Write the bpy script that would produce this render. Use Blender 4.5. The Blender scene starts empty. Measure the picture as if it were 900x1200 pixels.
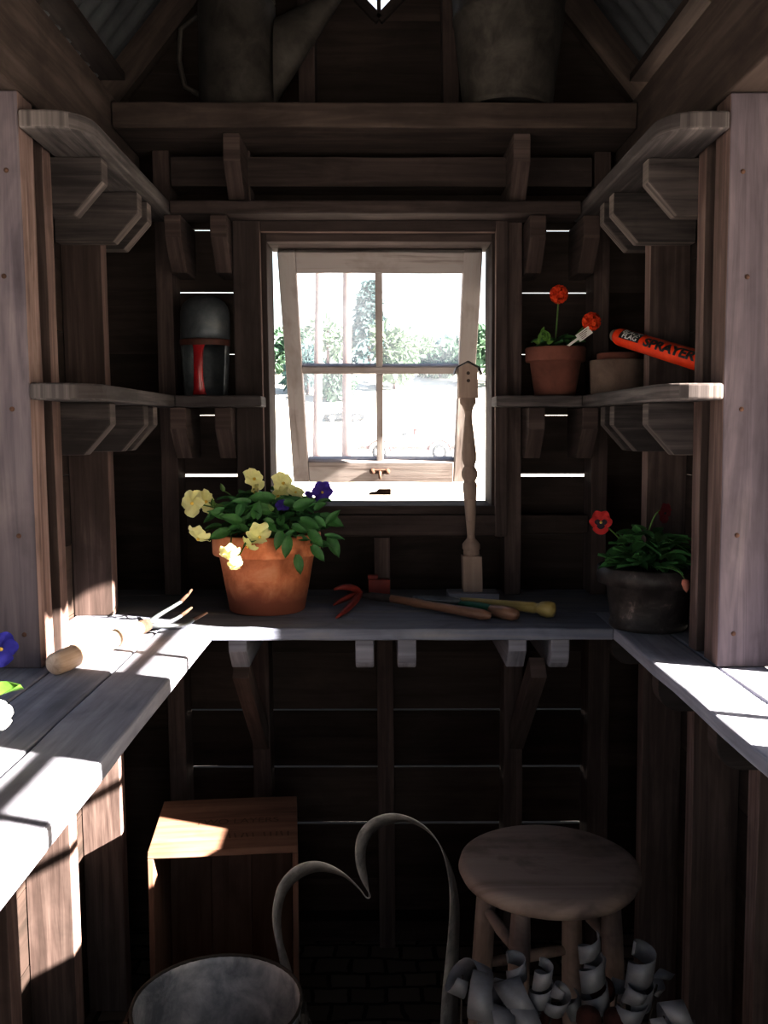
import bpy, bmesh, math, random
from mathutils import Vector, Matrix, Euler, noise

R = random.Random(11)
PI = math.pi
S = bpy.context.scene
C = S.collection
V = Vector

# ------------------------------------------------------------------ camera
ZC, FPX = 1.37, 1100.0
PITCH, YAW = math.radians(5.2), math.radians(0.365)
CAM = V((0, 0, ZC))
ROT = Euler((PI/2 - PITCH, 0, -YAW), 'XYZ').to_matrix()
cd = bpy.data.cameras.new('camera'); cam = bpy.data.objects.new('camera', cd); C.objects.link(cam)
cam.location = CAM; cam.rotation_euler = (PI/2 - PITCH, 0, -YAW)
cd.sensor_fit = 'VERTICAL'; cd.sensor_height = 36; cd.lens = 36*FPX/1200
cd.clip_start = 0.02; cd.clip_end = 600
S.camera = cam

def ray(px, py): return ROT @ V(((px-450)/FPX, -(py-600)/FPX, -1))
def atY(px, py, Y):
    d = ray(px, py); return CAM + d*(Y/d.y)
def atZ(px, py, Z):
    d = ray(px, py); return CAM + d*((Z-ZC)/d.z)

# ------------------------------------------------------------------ mesh builder
def lean(p):                      # the old shed leans a little to the left
    return V((p.x - 0.0085*(p.z - 1.33), p.y, p.z))

ORG = {}
class MB:
    def __init__(s):
        s.v = []; s.f = []; s.uv = []; s.r = []; s.mi = []; s.sm = []
    def face(s, idx, uv, rnd, mi=0, sm=False):
        s.f.append(tuple(idx)); s.uv.append(uv); s.r.append(rnd); s.mi.append(mi); s.sm.append(sm)
    def box(s, a, b, axis=None, mi=0, jit=0.0, seg=1, wav=0.0):
        """axis aligned box a..b; grain along its longest (or given) axis"""
        a, b = V(a), V(b)
        lo = V((min(a.x, b.x), min(a.y, b.y), min(a.z, b.z))); hi = V((max(a.x, b.x), max(a.y, b.y), max(a.z, b.z)))
        d = hi - lo
        if axis is None: axis = max(range(3), key=lambda i: d[i])
        o = [i for i in range(3) if i != axis]
        L = V((0, 0, 0)); L[axis] = 1
        W = V((0, 0, 0)); W[o[0]] = 1
        T = V((0, 0, 0)); T[o[1]] = 1
        s.beam(lo + (W*d[o[0]] + T*d[o[1]])*0.5, lo + L*d[axis] + (W*d[o[0]] + T*d[o[1]])*0.5, d[o[0]], d[o[1]], W, T, mi, jit, seg, wav)
    def beam(s, p0, p1, w, t, W=None, T=None, mi=0, jit=0.0, seg=1, wav=0.0):
        p0, p1 = V(p0), V(p1)
        A = (p1 - p0); ln = A.length; A = A/ln
        if W is None:
            ref = V((0, 0, 1)) if abs(A.z) < 0.9 else V((1, 0, 0))
            W = A.cross(ref).normalized(); T = W.cross(A).normalized()
        rnd = (R.random(), R.random())
        n0 = len(s.v)
        for k in range(seg+1):
            q = p0 + A*(ln*k/seg)
            for (cw, ct) in ((-1, -1), (1, -1), (1, 1), (-1, 1)):
                j = V((R.uniform(-jit, jit), R.uniform(-jit, jit), R.uniform(-jit, jit))) if jit else V()
                wv = W*(wav*noise.noise(V((k*0.37+rnd[0]*50, cw*3.1, rnd[1]*20)))) if wav else V()
                s.v.append(q + W*(cw*w/2) + T*(ct*t/2) + j + wv)
        per = [0, w, w+t, 2*w+t, 2*w+2*t]
        u0 = rnd[0]*5
        for k in range(seg):
            ua, ub = u0 + ln*k/seg, u0 + ln*(k+1)/seg
            for j in range(4):
                a = n0 + k*4 + j; b = n0 + k*4 + (j+1) % 4
                s.face((a, b, b+4, a+4), ((ua, per[j]), (ua, per[j+1]), (ub, per[j+1]), (ub, per[j])), rnd, mi)
        e = 0.25
        s.face((n0+3, n0+2, n0+1, n0), ((0, 0), (w*e, 0), (w*e, t), (0, t)), rnd, mi)
        m = n0 + seg*4
        s.face((m, m+1, m+2, m+3), ((0, 0), (w*e, 0), (w*e, t), (0, t)), rnd, mi)
    def prism(s, poly, ext, along=None, mi=0, mi_edge=None):
        me_ = mi if mi_edge is None else mi_edge
        """planar polygon (world points) swept by vector ext; grain along 'along'"""
        poly = [V(p) for p in poly]; ext = V(ext); n = len(poly)
        if along is None: along = (poly[1]-poly[0])
        A = V(along).normalized(); N = ext.normalized(); B = N.cross(A)
        rnd = (R.random(), R.random()); n0 = len(s.v)
        s.v += poly + [p+ext for p in poly]
        def uvof(p): return (p.dot(A)+rnd[0]*5, p.dot(B)+rnd[1])
        s.face(list(range(n0+n-1, n0-1, -1)), [uvof(p) for p in reversed(poly)], rnd, mi)
        s.face(list(range(n0+n, n0+2*n)), [uvof(p) for p in poly], rnd, mi)
        per = 0.0
        for i in range(n):
            j = (i+1) % n; ed = (poly[j]-poly[i]).length
            along_edge = abs((poly[j]-poly[i]).normalized().dot(A))
            if along_edge > 0.5: uv = ((per, 0), (per+ed, 0), (per+ed, ext.length), (per, ext.length))
            else: uv = ((0, per), (0.02, per+ed), (0.02+ext.length*.2, per+ed), (ext.length*.2, per))
            s.face((n0+i, n0+j, n0+n+j, n0+n+i), uv, rnd, me_); per += ed
        
    def lathe(s, prof, base, axis=(0, 0, 1), segs=32, mi=0, sm=True, a0=0, a1=2*PI, cap=False):
        """prof: list of (radius, height) along axis from base"""
        base = V(base); Z = V(axis).normalized()
        X = Z.orthogonal().normalized(); Y = Z.cross(X)
        if abs(Z.z) > 0.99: X, Y = V((1, 0, 0)), V((0, 1, 0)) if Z.z > 0 else V((0, -1, 0))
        full = abs(a1-a0-2*PI) < 1e-6
        m = segs if full else segs+1
        rnd = (R.random(), R.random()); n0 = len(s.v); ln = 0; lens = [0]
        for i in range(1, len(prof)):
            ln += math.hypot(prof[i][0]-prof[i-1][0], prof[i][1]-prof[i-1][1]); lens.append(ln)
        for (r, h) in prof:
            for k in range(m):
                a = a0 + (a1-a0)*k/segs
                s.v.append(base + Z*h + (X*math.cos(a) + Y*math.sin(a))*max(r, 1e-5))
        for i in range(len(prof)-1):
            for k in range(segs):
                k2 = (k+1) % m
                rr = max(prof[i][0], prof[i+1][0])
                c0, c1 = (a1-a0)*k/segs*rr, (a1-a0)*(k+1)/segs*rr
                s.face((n0+i*m+k, n0+i*m+k2, n0+(i+1)*m+k2, n0+(i+1)*m+k),
                       ((lens[i], c0), (lens[i], c1), (lens[i+1], c1), (lens[i+1], c0)), rnd, mi, sm)
    def tube(s, pts, rad, segs=10, mi=0, sm=True, flat=None):
        pts = [V(p) for p in pts]; n = len(pts)
        rad = [rad]*n if not hasattr(rad, '__len__') else rad
        rnd = (R.random(), R.random()); n0 = len(s.v); X = None; ln = 0
        for i in range(n):
            t = (pts[min(i+1, n-1)] - pts[max(i-1, 0)]).normalized()
            X = t.orthogonal().normalized() if X is None else (X - t*X.dot(t)).normalized()
            Y = t.cross(X)
            for k in range(segs):
                a = 2*PI*k/segs
                s.v.append(pts[i] + (X*math.cos(a) + Y*math.sin(a))*rad[i])
        for i in range(n-1):
            l2 = ln + (pts[i+1]-pts[i]).length
            for k in range(segs):
                k2 = (k+1) % segs; c0, c1 = 2*PI*k/segs*rad[i], 2*PI*(k+1)/segs*rad[i]
                s.face((n0+i*segs+k, n0+i*segs+k2, n0+(i+1)*segs+k2, n0+(i+1)*segs+k),
                       ((ln, c0), (ln, c1), (l2, c1), (l2, c0)), rnd, mi, sm)
            ln = l2
        s.face([n0+k for k in range(segs-1, -1, -1)], [(0, 0)]*segs, rnd, mi)
        s.face([n0+(n-1)*segs+k for k in range(segs)], [(0, 0)]*segs, rnd, mi)
    def grid(s, rows, mi=0, sm=True, us=None):
        """rows: list of equal-length lists of points"""
        rnd = (R.random(), R.random()); n0 = len(s.v); m = len(rows[0])
        for r in rows: s.v += [V(p) for p in r]
        lu = 0
        for i in range(len(rows)-1):
            l2 = lu + (V(rows[i+1][0])-V(rows[i][0])).length
            for k in range(m-1):
                a = n0+i*m+k
                va = k/(m-1)*0.05; vb = (k+1)/(m-1)*0.05
                s.face((a, a+1, a+m+1, a+m), ((lu, va), (lu, vb), (l2, vb), (l2, va)), rnd, mi, sm)
            lu = l2
    def build(s, name, mats, parent=None, loc=None, leanit=False, bevel=0, segs=2, solid=0, subd=0):
        vs = [lean(p) for p in s.v] if leanit else s.v
        if parent is not None: L = ORG[parent]
        elif loc is not None: L = V(loc)
        else:
            xs = [p.x for p in vs]; ys = [p.y for p in vs]; zs = [p.z for p in vs]
            L = V(((min(xs)+max(xs))/2, (min(ys)+max(ys))/2, min(zs)))
        me = bpy.data.meshes.new(name)
        me.from_pydata([p - L for p in vs], [], s.f)
        u1 = me.uv_layers.new(name='grain'); u2 = me.uv_layers.new(name='rnd')
        li = 0
        for fi, f in enumerate(s.f):
            for k in range(len(f)):
                u1.data[li].uv = s.uv[fi][k]; u2.data[li].uv = s.r[fi]; li += 1
        me.polygons.foreach_set('use_smooth', s.sm)
        me.polygons.foreach_set('material_index', s.mi)
        for m in (mats if isinstance(mats, (list, tuple)) else [mats]): me.materials.append(m)
        me.update()
        o = bpy.data.objects.new(name, me); C.objects.link(o)
        if parent is not None: o.parent = parent
        else: o.location = L
        ORG[o] = L
        if solid:
            md = o.modifiers.new('solid', 'SOLIDIFY'); md.thickness = solid; md.offset = 0
        if subd:
            md = o.modifiers.new('sub', 'SUBSURF'); md.levels = md.render_levels = subd
        if bevel:
            md = o.modifiers.new('bevel', 'BEVEL'); md.width = bevel; md.segments = segs
            md.limit_method = 'ANGLE'; md.angle_limit = math.radians(40)
        return o

def recolour(o, m, test):
    o.data.materials.append(m); k = len(o.data.materials)-1
    for q in o.data.polygons:
        if test(q.normal, q.center + ORG[o]): q.material_index = k
    return o
def tag(o, label, cat, group=None, kind=None):
    o['label'] = label; o['category'] = cat
    if group: o['group'] = group
    if kind: o['kind'] = kind
    return o
def thing(name, loc, label, cat, group=None):
    o = bpy.data.objects.new(name, None); o.empty_display_size = 0.05
    C.objects.link(o); o.location = loc; ORG[o] = V(loc)
    return tag(o, label, cat, group)
def struct(o):
    o['kind'] = 'structure'; return o
def copy_tree(o, parent=None):
    c = o.copy(); C.objects.link(c); c.parent = parent
    for ch in list(o.children): copy_tree(ch, c)
    return c

# ------------------------------------------------------------------ materials
def mat(name):
    m = bpy.data.materials.new(name); m.use_nodes = True
    nt = m.node_tree; b = nt.nodes['Principled BSDF']
    return m, nt, b
def N(nt, t, **kw):
    n = nt.nodes.new(t)
    for k, v in kw.items(): setattr(n, k, v)
    return n
def setin(n, **kw):
    for k, v in kw.items(): n.inputs[k.replace('_', ' ')].default_value = v
def math_(nt, op, a, b=None):
    n = N(nt, 'ShaderNodeMath', operation=op)
    for i, x in enumerate((a, b)):
        if x is None: continue
        if isinstance(x, (int, float)): n.inputs[i].default_value = x
        else: nt.links.new(x, n.inputs[i])
    return n.outputs[0]
def ramp(nt, fac, stops):
    n = N(nt, 'ShaderNodeValToRGB'); cr = n.color_ramp
    while len(cr.elements) > 1: cr.elements.remove(cr.elements[0])
    cr.elements[0].position = stops[0][0]; cr.elements[0].color = (*stops[0][1], 1)
    for p, c in stops[1:]:
        e = cr.elements.new(p); e.color = (*c, 1)
    nt.links.new(fac, n.inputs[0]); return n.outputs[0]

def wood(name, dark, mid, light, across=55, along=2.2, rough=0.85, var=0.5, stain=0.5, bump=0.35, stain_col=None, spec=0.2):
    m, nt, b = mat(name); L = nt.links.new
    g = N(nt, 'ShaderNodeUVMap', uv_map='grain'); r = N(nt, 'ShaderNodeUVMap', uv_map='rnd')
    sg = N(nt, 'ShaderNodeSeparateXYZ'); L(g.outputs[0], sg.inputs[0])
    sr = N(nt, 'ShaderNodeSeparateXYZ'); L(r.outputs[0], sr.inputs[0])
    def nz(fu, fv, off, detail, dist):
        cx = N(nt, 'ShaderNodeCombineXYZ')
        L(math_(nt, 'MULTIPLY', sg.outputs[0], fu), cx.inputs[0])
        L(math_(nt, 'MULTIPLY', sg.outputs[1], fv), cx.inputs[1])
        L(math_(nt, 'ADD', math_(nt, 'MULTIPLY', sr.outputs[0], 43.0), off), cx.inputs[2])
        n = N(nt, 'ShaderNodeTexNoise'); setin(n, Scale=1.0, Detail=detail, Roughness=0.62, Distortion=dist)
        L(cx.outputs[0], n.inputs['Vector']); return n.outputs['Fac']
    streak = nz(along, across, 0.0, 5, 0.8)
    wide = nz(along*0.9, across*0.22, 9.0, 3, 1.6)
    blot = nz(7.0, 9.0, 21.0, 4, 0.3)
    f = math_(nt, 'ADD', math_(nt, 'MULTIPLY', streak, 0.62), math_(nt, 'MULTIPLY', wide, 0.48))
    f = math_(nt, 'ADD', f, math_(nt, 'MULTIPLY', math_(nt, 'SUBTRACT', sr.outputs[1], 0.5), var*0.35))
    col = ramp(nt, f, [(0.28, dark), (0.52, mid), (0.76, light)])
    sc = stain_col or tuple(x*0.45 for x in dark)
    mx = N(nt, 'ShaderNodeMix', data_type='RGBA')
    sf = N(nt, 'ShaderNodeMapRange'); setin(sf, From_Min=0.5, From_Max=0.78, To_Min=0.0, To_Max=stain); L(blot, sf.inputs[0])
    L(sf.outputs[0], mx.inputs[0]); L(col, mx.inputs[6]); mx.inputs[7].default_value = (*sc, 1)
    L(mx.outputs[2], b.inputs['Base Color'])
    setin(b, Roughness=rough); b.inputs['Specular IOR Level'].default_value = spec
    bp = N(nt, 'ShaderNodeBump'); setin(bp, Strength=bump, Distance=0.004); L(f, bp.inputs['Height']); L(bp.outputs[0], b.inputs['Normal'])
    return m

def mottled(name, c1, c2, c3=None, scale=12, rough=0.8, metal=0.0, bump=0.15, detail=5, spec=0.3, zband=None, lo=.35, hi=.68):
    m, nt, b = mat(name); L = nt.links.new
    tc = N(nt, 'ShaderNodeTexCoord')
    n = N(nt, 'ShaderNodeTexNoise'); setin(n, Scale=scale, Detail=detail, Roughness=0.65, Distortion=0.4); L(tc.outputs['Object'], n.inputs['Vector'])
    st = [(lo, c1), (hi, c2)] if c3 is None else [(lo, c1), ((lo+hi)/2, c2), (hi, c3)]
    col = ramp(nt, n.outputs['Fac'], st)
    if zband:                       # (z_lo, z_hi, colour): stained band rising from the foot
        sp = N(nt, 'ShaderNodeSeparateXYZ'); L(tc.outputs['Object'], sp.inputs[0])
        mr = N(nt, 'ShaderNodeMapRange'); setin(mr, From_Min=zband[0], From_Max=zband[1], To_Min=1.0, To_Max=0.0)
        L(math_(nt, 'ADD', sp.outputs[2], math_(nt, 'MULTIPLY', math_(nt, 'SUBTRACT', n.outputs['Fac'], 0.5), 0.06)), mr.inputs[0])
        mx = N(nt, 'ShaderNodeMix', data_type='RGBA'); L(mr.outputs[0], mx.inputs[0]); L(col, mx.inputs[6]); mx.inputs[7].default_value = (*zband[2], 1)
        col = mx.outputs[2]
    L(col, b.inputs['Base Color'])
    setin(b, Roughness=rough, Metallic=metal); b.inputs['Specular IOR Level'].default_value = spec
    bp = N(nt, 'ShaderNodeBump'); setin(bp, Strength=bump, Distance=0.004); L(n.outputs['Fac'], bp.inputs['Height']); L(bp.outputs[0], b.inputs['Normal'])
    return m

def leafmat(name, c1, c2, trans=0.25, rough=0.5, scale=30):
    m = mottled(name, c1, c2, scale=scale, rough=rough, bump=0.1, spec=0.4)
    nt = m.node_tree; b = nt.nodes['Principled BSDF']; out = nt.nodes['Material Output']
    t = N(nt, 'ShaderNodeBsdfTranslucent'); t.inputs[0].default_value = (*c2, 1)
    mx = N(nt, 'ShaderNodeMixShader'); mx.inputs[0].default_value = trans
    nt.links.new(b.outputs[0], mx.inputs[1]); nt.links.new(t.outputs[0], mx.inputs[2]); nt.links.new(mx.outputs[0], out.inputs[0])
    return m

M = {}
M['siding'] = wood('siding_wood', (0.017, 0.012, 0.010), (0.034, 0.023, 0.020), (0.063, 0.044, 0.037), across=38, var=.8)
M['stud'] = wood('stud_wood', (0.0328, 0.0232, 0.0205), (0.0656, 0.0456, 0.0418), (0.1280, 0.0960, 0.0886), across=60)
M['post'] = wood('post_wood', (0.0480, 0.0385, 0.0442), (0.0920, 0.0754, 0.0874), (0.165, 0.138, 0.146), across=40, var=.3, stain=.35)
M['stud_lit_edge'] = wood('stud_lit_edge_wood', (0.0705, 0.0480, 0.0420), (0.1410, 0.0944, 0.0857), (0.2752, 0.1987, 0.1816), across=60)  # stud wood lightened: window and bounce light put into the colour
M['bracket_shaded_side'] = wood('bracket_shaded_side_wood', (0.0202, 0.0158, 0.0160), (0.0364, 0.0301, 0.0303), (0.0971, 0.0814, 0.0787), across=60)  # darkened shelf wood: shade on the bracket sides put into the colour
M['bracket_lit_edge'] = wood('bracket_lit_edge_wood', (0.0460, 0.0358, 0.0346), (0.0827, 0.0680, 0.0658), (0.2208, 0.1842, 0.1707), across=60)  # same wood lightened: light on the bracket edges put into the colour
M['trim_lit_edge'] = wood('trim_lit_edge_wood', (0.0660, 0.0435, 0.0392), (0.1320, 0.0928, 0.0840), (0.2520, 0.1769, 0.1596), across=60)  # trim wood lightened: daylight on the casing's inner faces put into the colour
M['counter'] = wood('counter_wood', (0.1320, 0.1316, 0.1624), (0.2552, 0.2557, 0.3024), (0.3784, 0.3807, 0.4424), across=45, var=.35, stain=.35)
M['back_counter'] = wood('back_counter_wood', (0.0931, 0.1013, 0.1349), (0.1713, 0.1818, 0.2300), (0.243, 0.236, 0.239), across=45, var=.4)
M['shelf'] = wood('shelf_wood', (0.0368, 0.0298, 0.0301), (0.0662, 0.0567, 0.0572), (0.1766, 0.1535, 0.1484), across=60, var=.4)
M['dark_wood'] = wood('dark_wood', (0.015, 0.011, 0.010), (0.032, 0.022, 0.020), (0.059, 0.043, 0.038), across=40)
M['trim'] = wood('trim_wood', (0.022, 0.015, 0.014), (0.044, 0.032, 0.030), (0.084, 0.061, 0.057), across=50)
M['beam'] = wood('beam_wood', (0.0312, 0.0213, 0.0200), (0.0638, 0.0462, 0.0400), (0.117, 0.088, 0.077), across=36)
M['sash'] = wood('sash_paint', (0.1279, 0.0978, 0.0909), (0.3223, 0.2838, 0.2800), (0.3240, 0.3030, 0.3009), across=70, var=.2, stain=.55, stain_col=(.10, .06, .05))
M['roof_metal'] = mottled('roof_metal', (0.070, 0.072, 0.080), (0.150, 0.155, 0.165), scale=7, rough=.5, metal=.4)
M['terracotta'] = mottled('terracotta', (.40, .135, .060), (.56, .215, .105), (.62, .30, .17), scale=16, rough=.85, zband=(.035, .085, (.22, .075, .045)))
M['terracotta_dull'] = mottled('terracotta_dull', (.135, .052, .038), (.205, .082, .060), scale=18, rough=.9)
M['clay_grey'] = mottled('clay_grey', (.12, .085, .070), (.20, .145, .120), scale=14, rough=.9)
M['dark_pot'] = mottled('dark_pot', (.022, .018, .018), (.055, .046, .045), (.30, .235, .22), scale=24, rough=.5, lo=.42, hi=.80)
M['soil'] = mottled('soil', (.012, .008, .006), (.04, .027, .018), scale=60, rough=1, bump=.8)
M['leaf'] = leafmat('leaf_green', (0.0306, 0.1020, 0.0306), (0.0850, 0.2295, 0.0680))
M['leaf_dark'] = leafmat('leaf_dark', (0.0367, 0.1224, 0.0428), (0.0918, 0.2601, 0.0857))
M['leaf_light'] = leafmat('leaf_light', (.10, .22, .04), (.20, .36, .08), trans=.35)
M['stem'] = leafmat('stem_green', (.07, .14, .03), (.14, .24, .07), trans=.2)
M['cream'] = leafmat('petal_cream', (0.7700, 0.7260, 0.3300), (0.8800, 0.8690, 0.5280), trans=.35, rough=.7)
M['yellow'] = leafmat('petal_yellow', (.72, .50, .10), (.80, .60, .16), trans=.3)
M['purple'] = leafmat('petal_purple', (.045, .020, .20), (.085, .045, .34), trans=.3, rough=.7)
M['blue'] = leafmat('petal_blue', (.035, .030, .28), (.08, .075, .45), trans=.3, rough=.7)
M['red'] = leafmat('petal_red', (.32, .012, .014), (.52, .035, .030), trans=.3, rough=.7)
M['maroon'] = leafmat('petal_maroon', (.07, .006, .010), (.14, .012, .018), trans=.3, rough=.7)
M['orange'] = leafmat('petal_orange', (.62, .050, .010), (.80, .11, .018), trans=.3, rough=.7)
M['pink'] = leafmat('petal_pink', (.55, .20, .16), (.65, .30, .22), trans=.3, rough=.7)
M['black'] = mottled('black_blotch', (.010, .006, .010), (.02, .012, .02), rough=.8)
M['white'] = leafmat('petal_white', (.75, .75, .70), (.85, .85, .80), trans=.3)
M['galv'] = mottled('galvanised', (0.1985, 0.2174, 0.2457), (0.4064, 0.4253, 0.4536), (0.6426, 0.6520, 0.6615), scale=13, rough=.55, metal=.25, detail=8)
M['galv_dark'] = mottled('old_galvanised', (0.040, 0.034, 0.029), (0.068, 0.059, 0.052), (0.097, 0.086, 0.077), scale=15, rough=.65, metal=.35, detail=8)
M['rust'] = mottled('rust', (.040, .022, .016), (.105, .058, .042), scale=40, rough=.9)
M['hoop'] = mottled('hoop_metal', (0.2720, 0.2640, 0.2640), (0.4800, 0.4640, 0.4560), (0.6400, 0.6240, 0.6080), scale=22, rough=.5, metal=.5, detail=8)
M['curl'] = mottled('curl_strip', (0.1363, 0.1432, 0.1587), (0.2398, 0.2449, 0.2674), scale=10, rough=.5, metal=.25)
M['stool'] = wood('stool_wood', (0.1585, 0.1134, 0.0935), (0.2562, 0.1985, 0.1760), (0.302, 0.243, 0.211), across=45, var=.1, stain=1.0, stain_col=(.05, .03, .022), rough=.6)
M['crate'] = wood('crate_wood', (.095, .050, .036), (.180, .100, .072), (.260, .155, .115), across=50, var=.35, stain=.4)
M['handle'] = wood('handle_wood', (0.0975, 0.0465, 0.0270), (0.1762, 0.0900, 0.0562), (0.2400, 0.1350, 0.0900), across=80, rough=.4, spec=.5, var=.1)
M['handle_pale'] = wood('handle_pale', (.300, .210, .160), (.460, .345, .270), (.560, .440, .360), across=80, rough=.5, var=.1)
M['bamboo'] = wood('bamboo', (.200, .140, .040), (.360, .270, .090), (.460, .360, .150), across=60, rough=.35, spec=.5, var=.1)
M['red_paint'] = mottled('red_paint', (0.1430, 0.0193, 0.0138), (0.2310, 0.0330, 0.0231), scale=30, rough=.5)
M['tool_green'] = mottled('green_paint', (.010, .085, .050), (.020, .130, .075), scale=30, rough=.45)
M['steel'] = mottled('tool_steel', (.13, .14, .15), (.26, .27, .28), scale=30, rough=.42, metal=.7)
M['baluster'] = wood('baluster_wood', (0.1955, 0.1403, 0.1148), (0.2890, 0.2167, 0.1827), (0.3655, 0.2890, 0.2465), across=40, var=.2, stain=.4)
M['scoop'] = mottled('scoop_metal', (.060, .070, .080), (.125, .135, .145), scale=20, rough=.45, metal=.5)
M['scoop_red'] = mottled('scoop_red', (0.1950, 0.0065, 0.0104), (0.2990, 0.0117, 0.0156), scale=30, rough=.25, spec=.6)
M['band_red'] = mottled('band_red', (.050, .018, .012), (.095, .030, .020), scale=30, rough=.6)
M['sprayer'] = mottled('sprayer_orange', (.72, .050, .012), (.85, .085, .018), scale=20, rough=.25, spec=.6, bump=.02)
M['ink'] = mottled('ink_black', (.008, .007, .007), (.015, .013, .012), rough=.5)
M['label_white'] = mottled('label_white', (.62, .62, .60), (.75, .75, .73), rough=.6)
M['faded_ink'] = mottled('faded_ink', (0.0680, 0.0326, 0.0218), (0.1156, 0.0571, 0.0354), rough=.9, scale=80)
M['brown_head'] = mottled('dry_head', (0.0250, 0.0070, 0.0050), (0.0550, 0.0150, 0.0110), scale=50, rough=.9, bump=.6)
M['hole'] = mottled('bird_hole', (.05, .035, .03), (.08, .06, .05), rough=.9)

# floor: dark irregular pavers
m, nt, b = mat('paver_floor'); L = nt.links.new
tc = N(nt, 'ShaderNodeTexCoord'); mp = N(nt, 'ShaderNodeMapping'); L(tc.outputs['Object'], mp.inputs[0])
br = N(nt, 'ShaderNodeTexBrick'); setin(br, Scale=1.0, Mortar_Size=0.006, Brick_Width=0.085, Row_Height=0.06, Bias=0.0, Mortar_Smooth=0.3)
nz = N(nt, 'ShaderNodeTexNoise'); setin(nz, Scale=6.0, Detail=3.0); L(tc.outputs['Object'], nz.inputs['Vector'])
add = N(nt, 'ShaderNodeMix', data_type='VECTOR'); add.inputs[0].default_value = 0.05
L(mp.outputs[0], add.inputs[4]); L(nz.outputs['Color'], add.inputs[5]); L(add.outputs[1], br.inputs['Vector'])
br.inputs['Color1'].default_value = (.14, .115, .095, 1); br.inputs['Color2'].default_value = (.075, .062, .052, 1); br.inputs['Mortar'].default_value = (.018, .014, .012, 1)
L(br.outputs[0], b.inputs['Base Color']); setin(b, Roughness=.9)
bp = N(nt, 'ShaderNodeBump'); setin(bp, Strength=.8, Distance=.01); L(br.outputs['Fac'], bp.inputs['Height']); bp.invert = True; L(bp.outputs[0], b.inputs['Normal'])
M['floor'] = m

# old dusty window glass
m, nt, b = mat('window_glass'); L = nt.links.new
nt.nodes.remove(b); out = nt.nodes['Material Output']
tr = N(nt, 'ShaderNodeBsdfTransparent'); tr.inputs[0].default_value = (.97, .98, 1, 1)
gl = N(nt, 'ShaderNodeBsdfGlossy'); setin(gl, Roughness=.03)
du = N(nt, 'ShaderNodeBsdfTranslucent'); du.inputs[0].default_value = (.85, .88, .92, 1)
nz = N(nt, 'ShaderNodeTexNoise'); setin(nz, Scale=9.0, Detail=5.0); tc = N(nt, 'ShaderNodeTexCoord'); L(tc.outputs['Object'], nz.inputs['Vector'])
mr = N(nt, 'ShaderNodeMapRange'); setin(mr, From_Min=.35, From_Max=.7, To_Min=.10, To_Max=.17); L(nz.outputs['Fac'], mr.inputs[0])
m1 = N(nt, 'ShaderNodeMixShader'); L(mr.outputs[0], m1.inputs[0]); L(tr.outputs[0], m1.inputs[1]); L(du.outputs[0], m1.inputs[2])
m2 = N(nt, 'ShaderNodeMixShader'); m2.inputs[0].default_value = .04; L(m1.outputs[0], m2.inputs[1]); L(gl.outputs[0], m2.inputs[2])
L(m2.outputs[0], out.inputs[0]); M['glass'] = m

# outdoors
M['ground'] = mottled('dry_ground', (.52, .49, .44), (.66, .63, .58), scale=.6, rough=1)
M['bark'] = mottled('pine_bark', (.070, .045, .043), (.115, .078, .072), scale=3, rough=1)
M['tree_green'] = leafmat('tree_green', (0.0588, 0.1149, 0.0831), (0.1175, 0.1860, 0.1279), scale=.6, rough=.9)
M['tree_blue'] = leafmat('tree_blue', (0.0588, 0.1094, 0.1087), (0.0979, 0.1642, 0.1599), scale=.6, rough=.9)
M['tree_pale'] = leafmat('tree_pale', (0.1175, 0.1751, 0.1087), (0.1763, 0.2353, 0.1599), scale=.6, rough=.9)
M['car_red'] = mottled('car_red', (.085, .042, .040), (.110, .058, .055), scale=2, rough=.5)
M['car_white'] = mottled('car_white', (.72, .68, .66), (.80, .76, .74), scale=2, rough=.35)
M['car_grey'] = mottled('car_grey', (.020, .021, .023), (.035, .036, .038), scale=2, rough=.5)
M['tyre'] = mottled('tyre', (.030, .030, .032), (.055, .055, .058), scale=9, rough=.9)
# ------------------------------------------------------------------ setting
CT, CTH = 0.9435, 0.026            # counter top, thickness
XI, XS = 0.60, 0.69                # stud faces, siding
YS, YW = 2.36, 2.45                # back studs, back siding
PT = 2.12                          # top of the wall plates
SEAM = [1.243 + 0.1565*k for k in range(-8, 6)]
YF = -0.45                         # unseen front wall

# floor, ground
mb = MB(); mb.box((-.74, YF-.05, -.04), (.74, YW+.05, 0), axis=1)
struct(mb.build('floor', M['floor'], loc=(0, 0, 0)))

def hill(x, y):
    d = max(0, y-50)
    return -0.03 + 7.5*(1-math.exp(-(d/26)**2*0.9)) + d*0.012 if d > 0 else -0.03
mb = MB(); rows = []
ys = [-60, -20, -5, YF-.06, 0, YW+.02, 4, 8, 14, 22, 30, 40, 48, 54, 60, 66, 72, 78, 86, 95, 110, 140]
xs = [-90, -60, -40, -28, -18, -10, -5, -2, -.78, .78, 2, 5, 10, 18, 28, 40, 60, 90]
rows = [[(x, y, hill(x, y) + (0.15*noise.noise(V((x*.1, y*.1, 3))) if y > 8 else 0)) for x in xs] for y in ys]
mb.grid(rows)
g = mb.build('ground', M['ground'], loc=(0, 0, 0)); struct(g)

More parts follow.
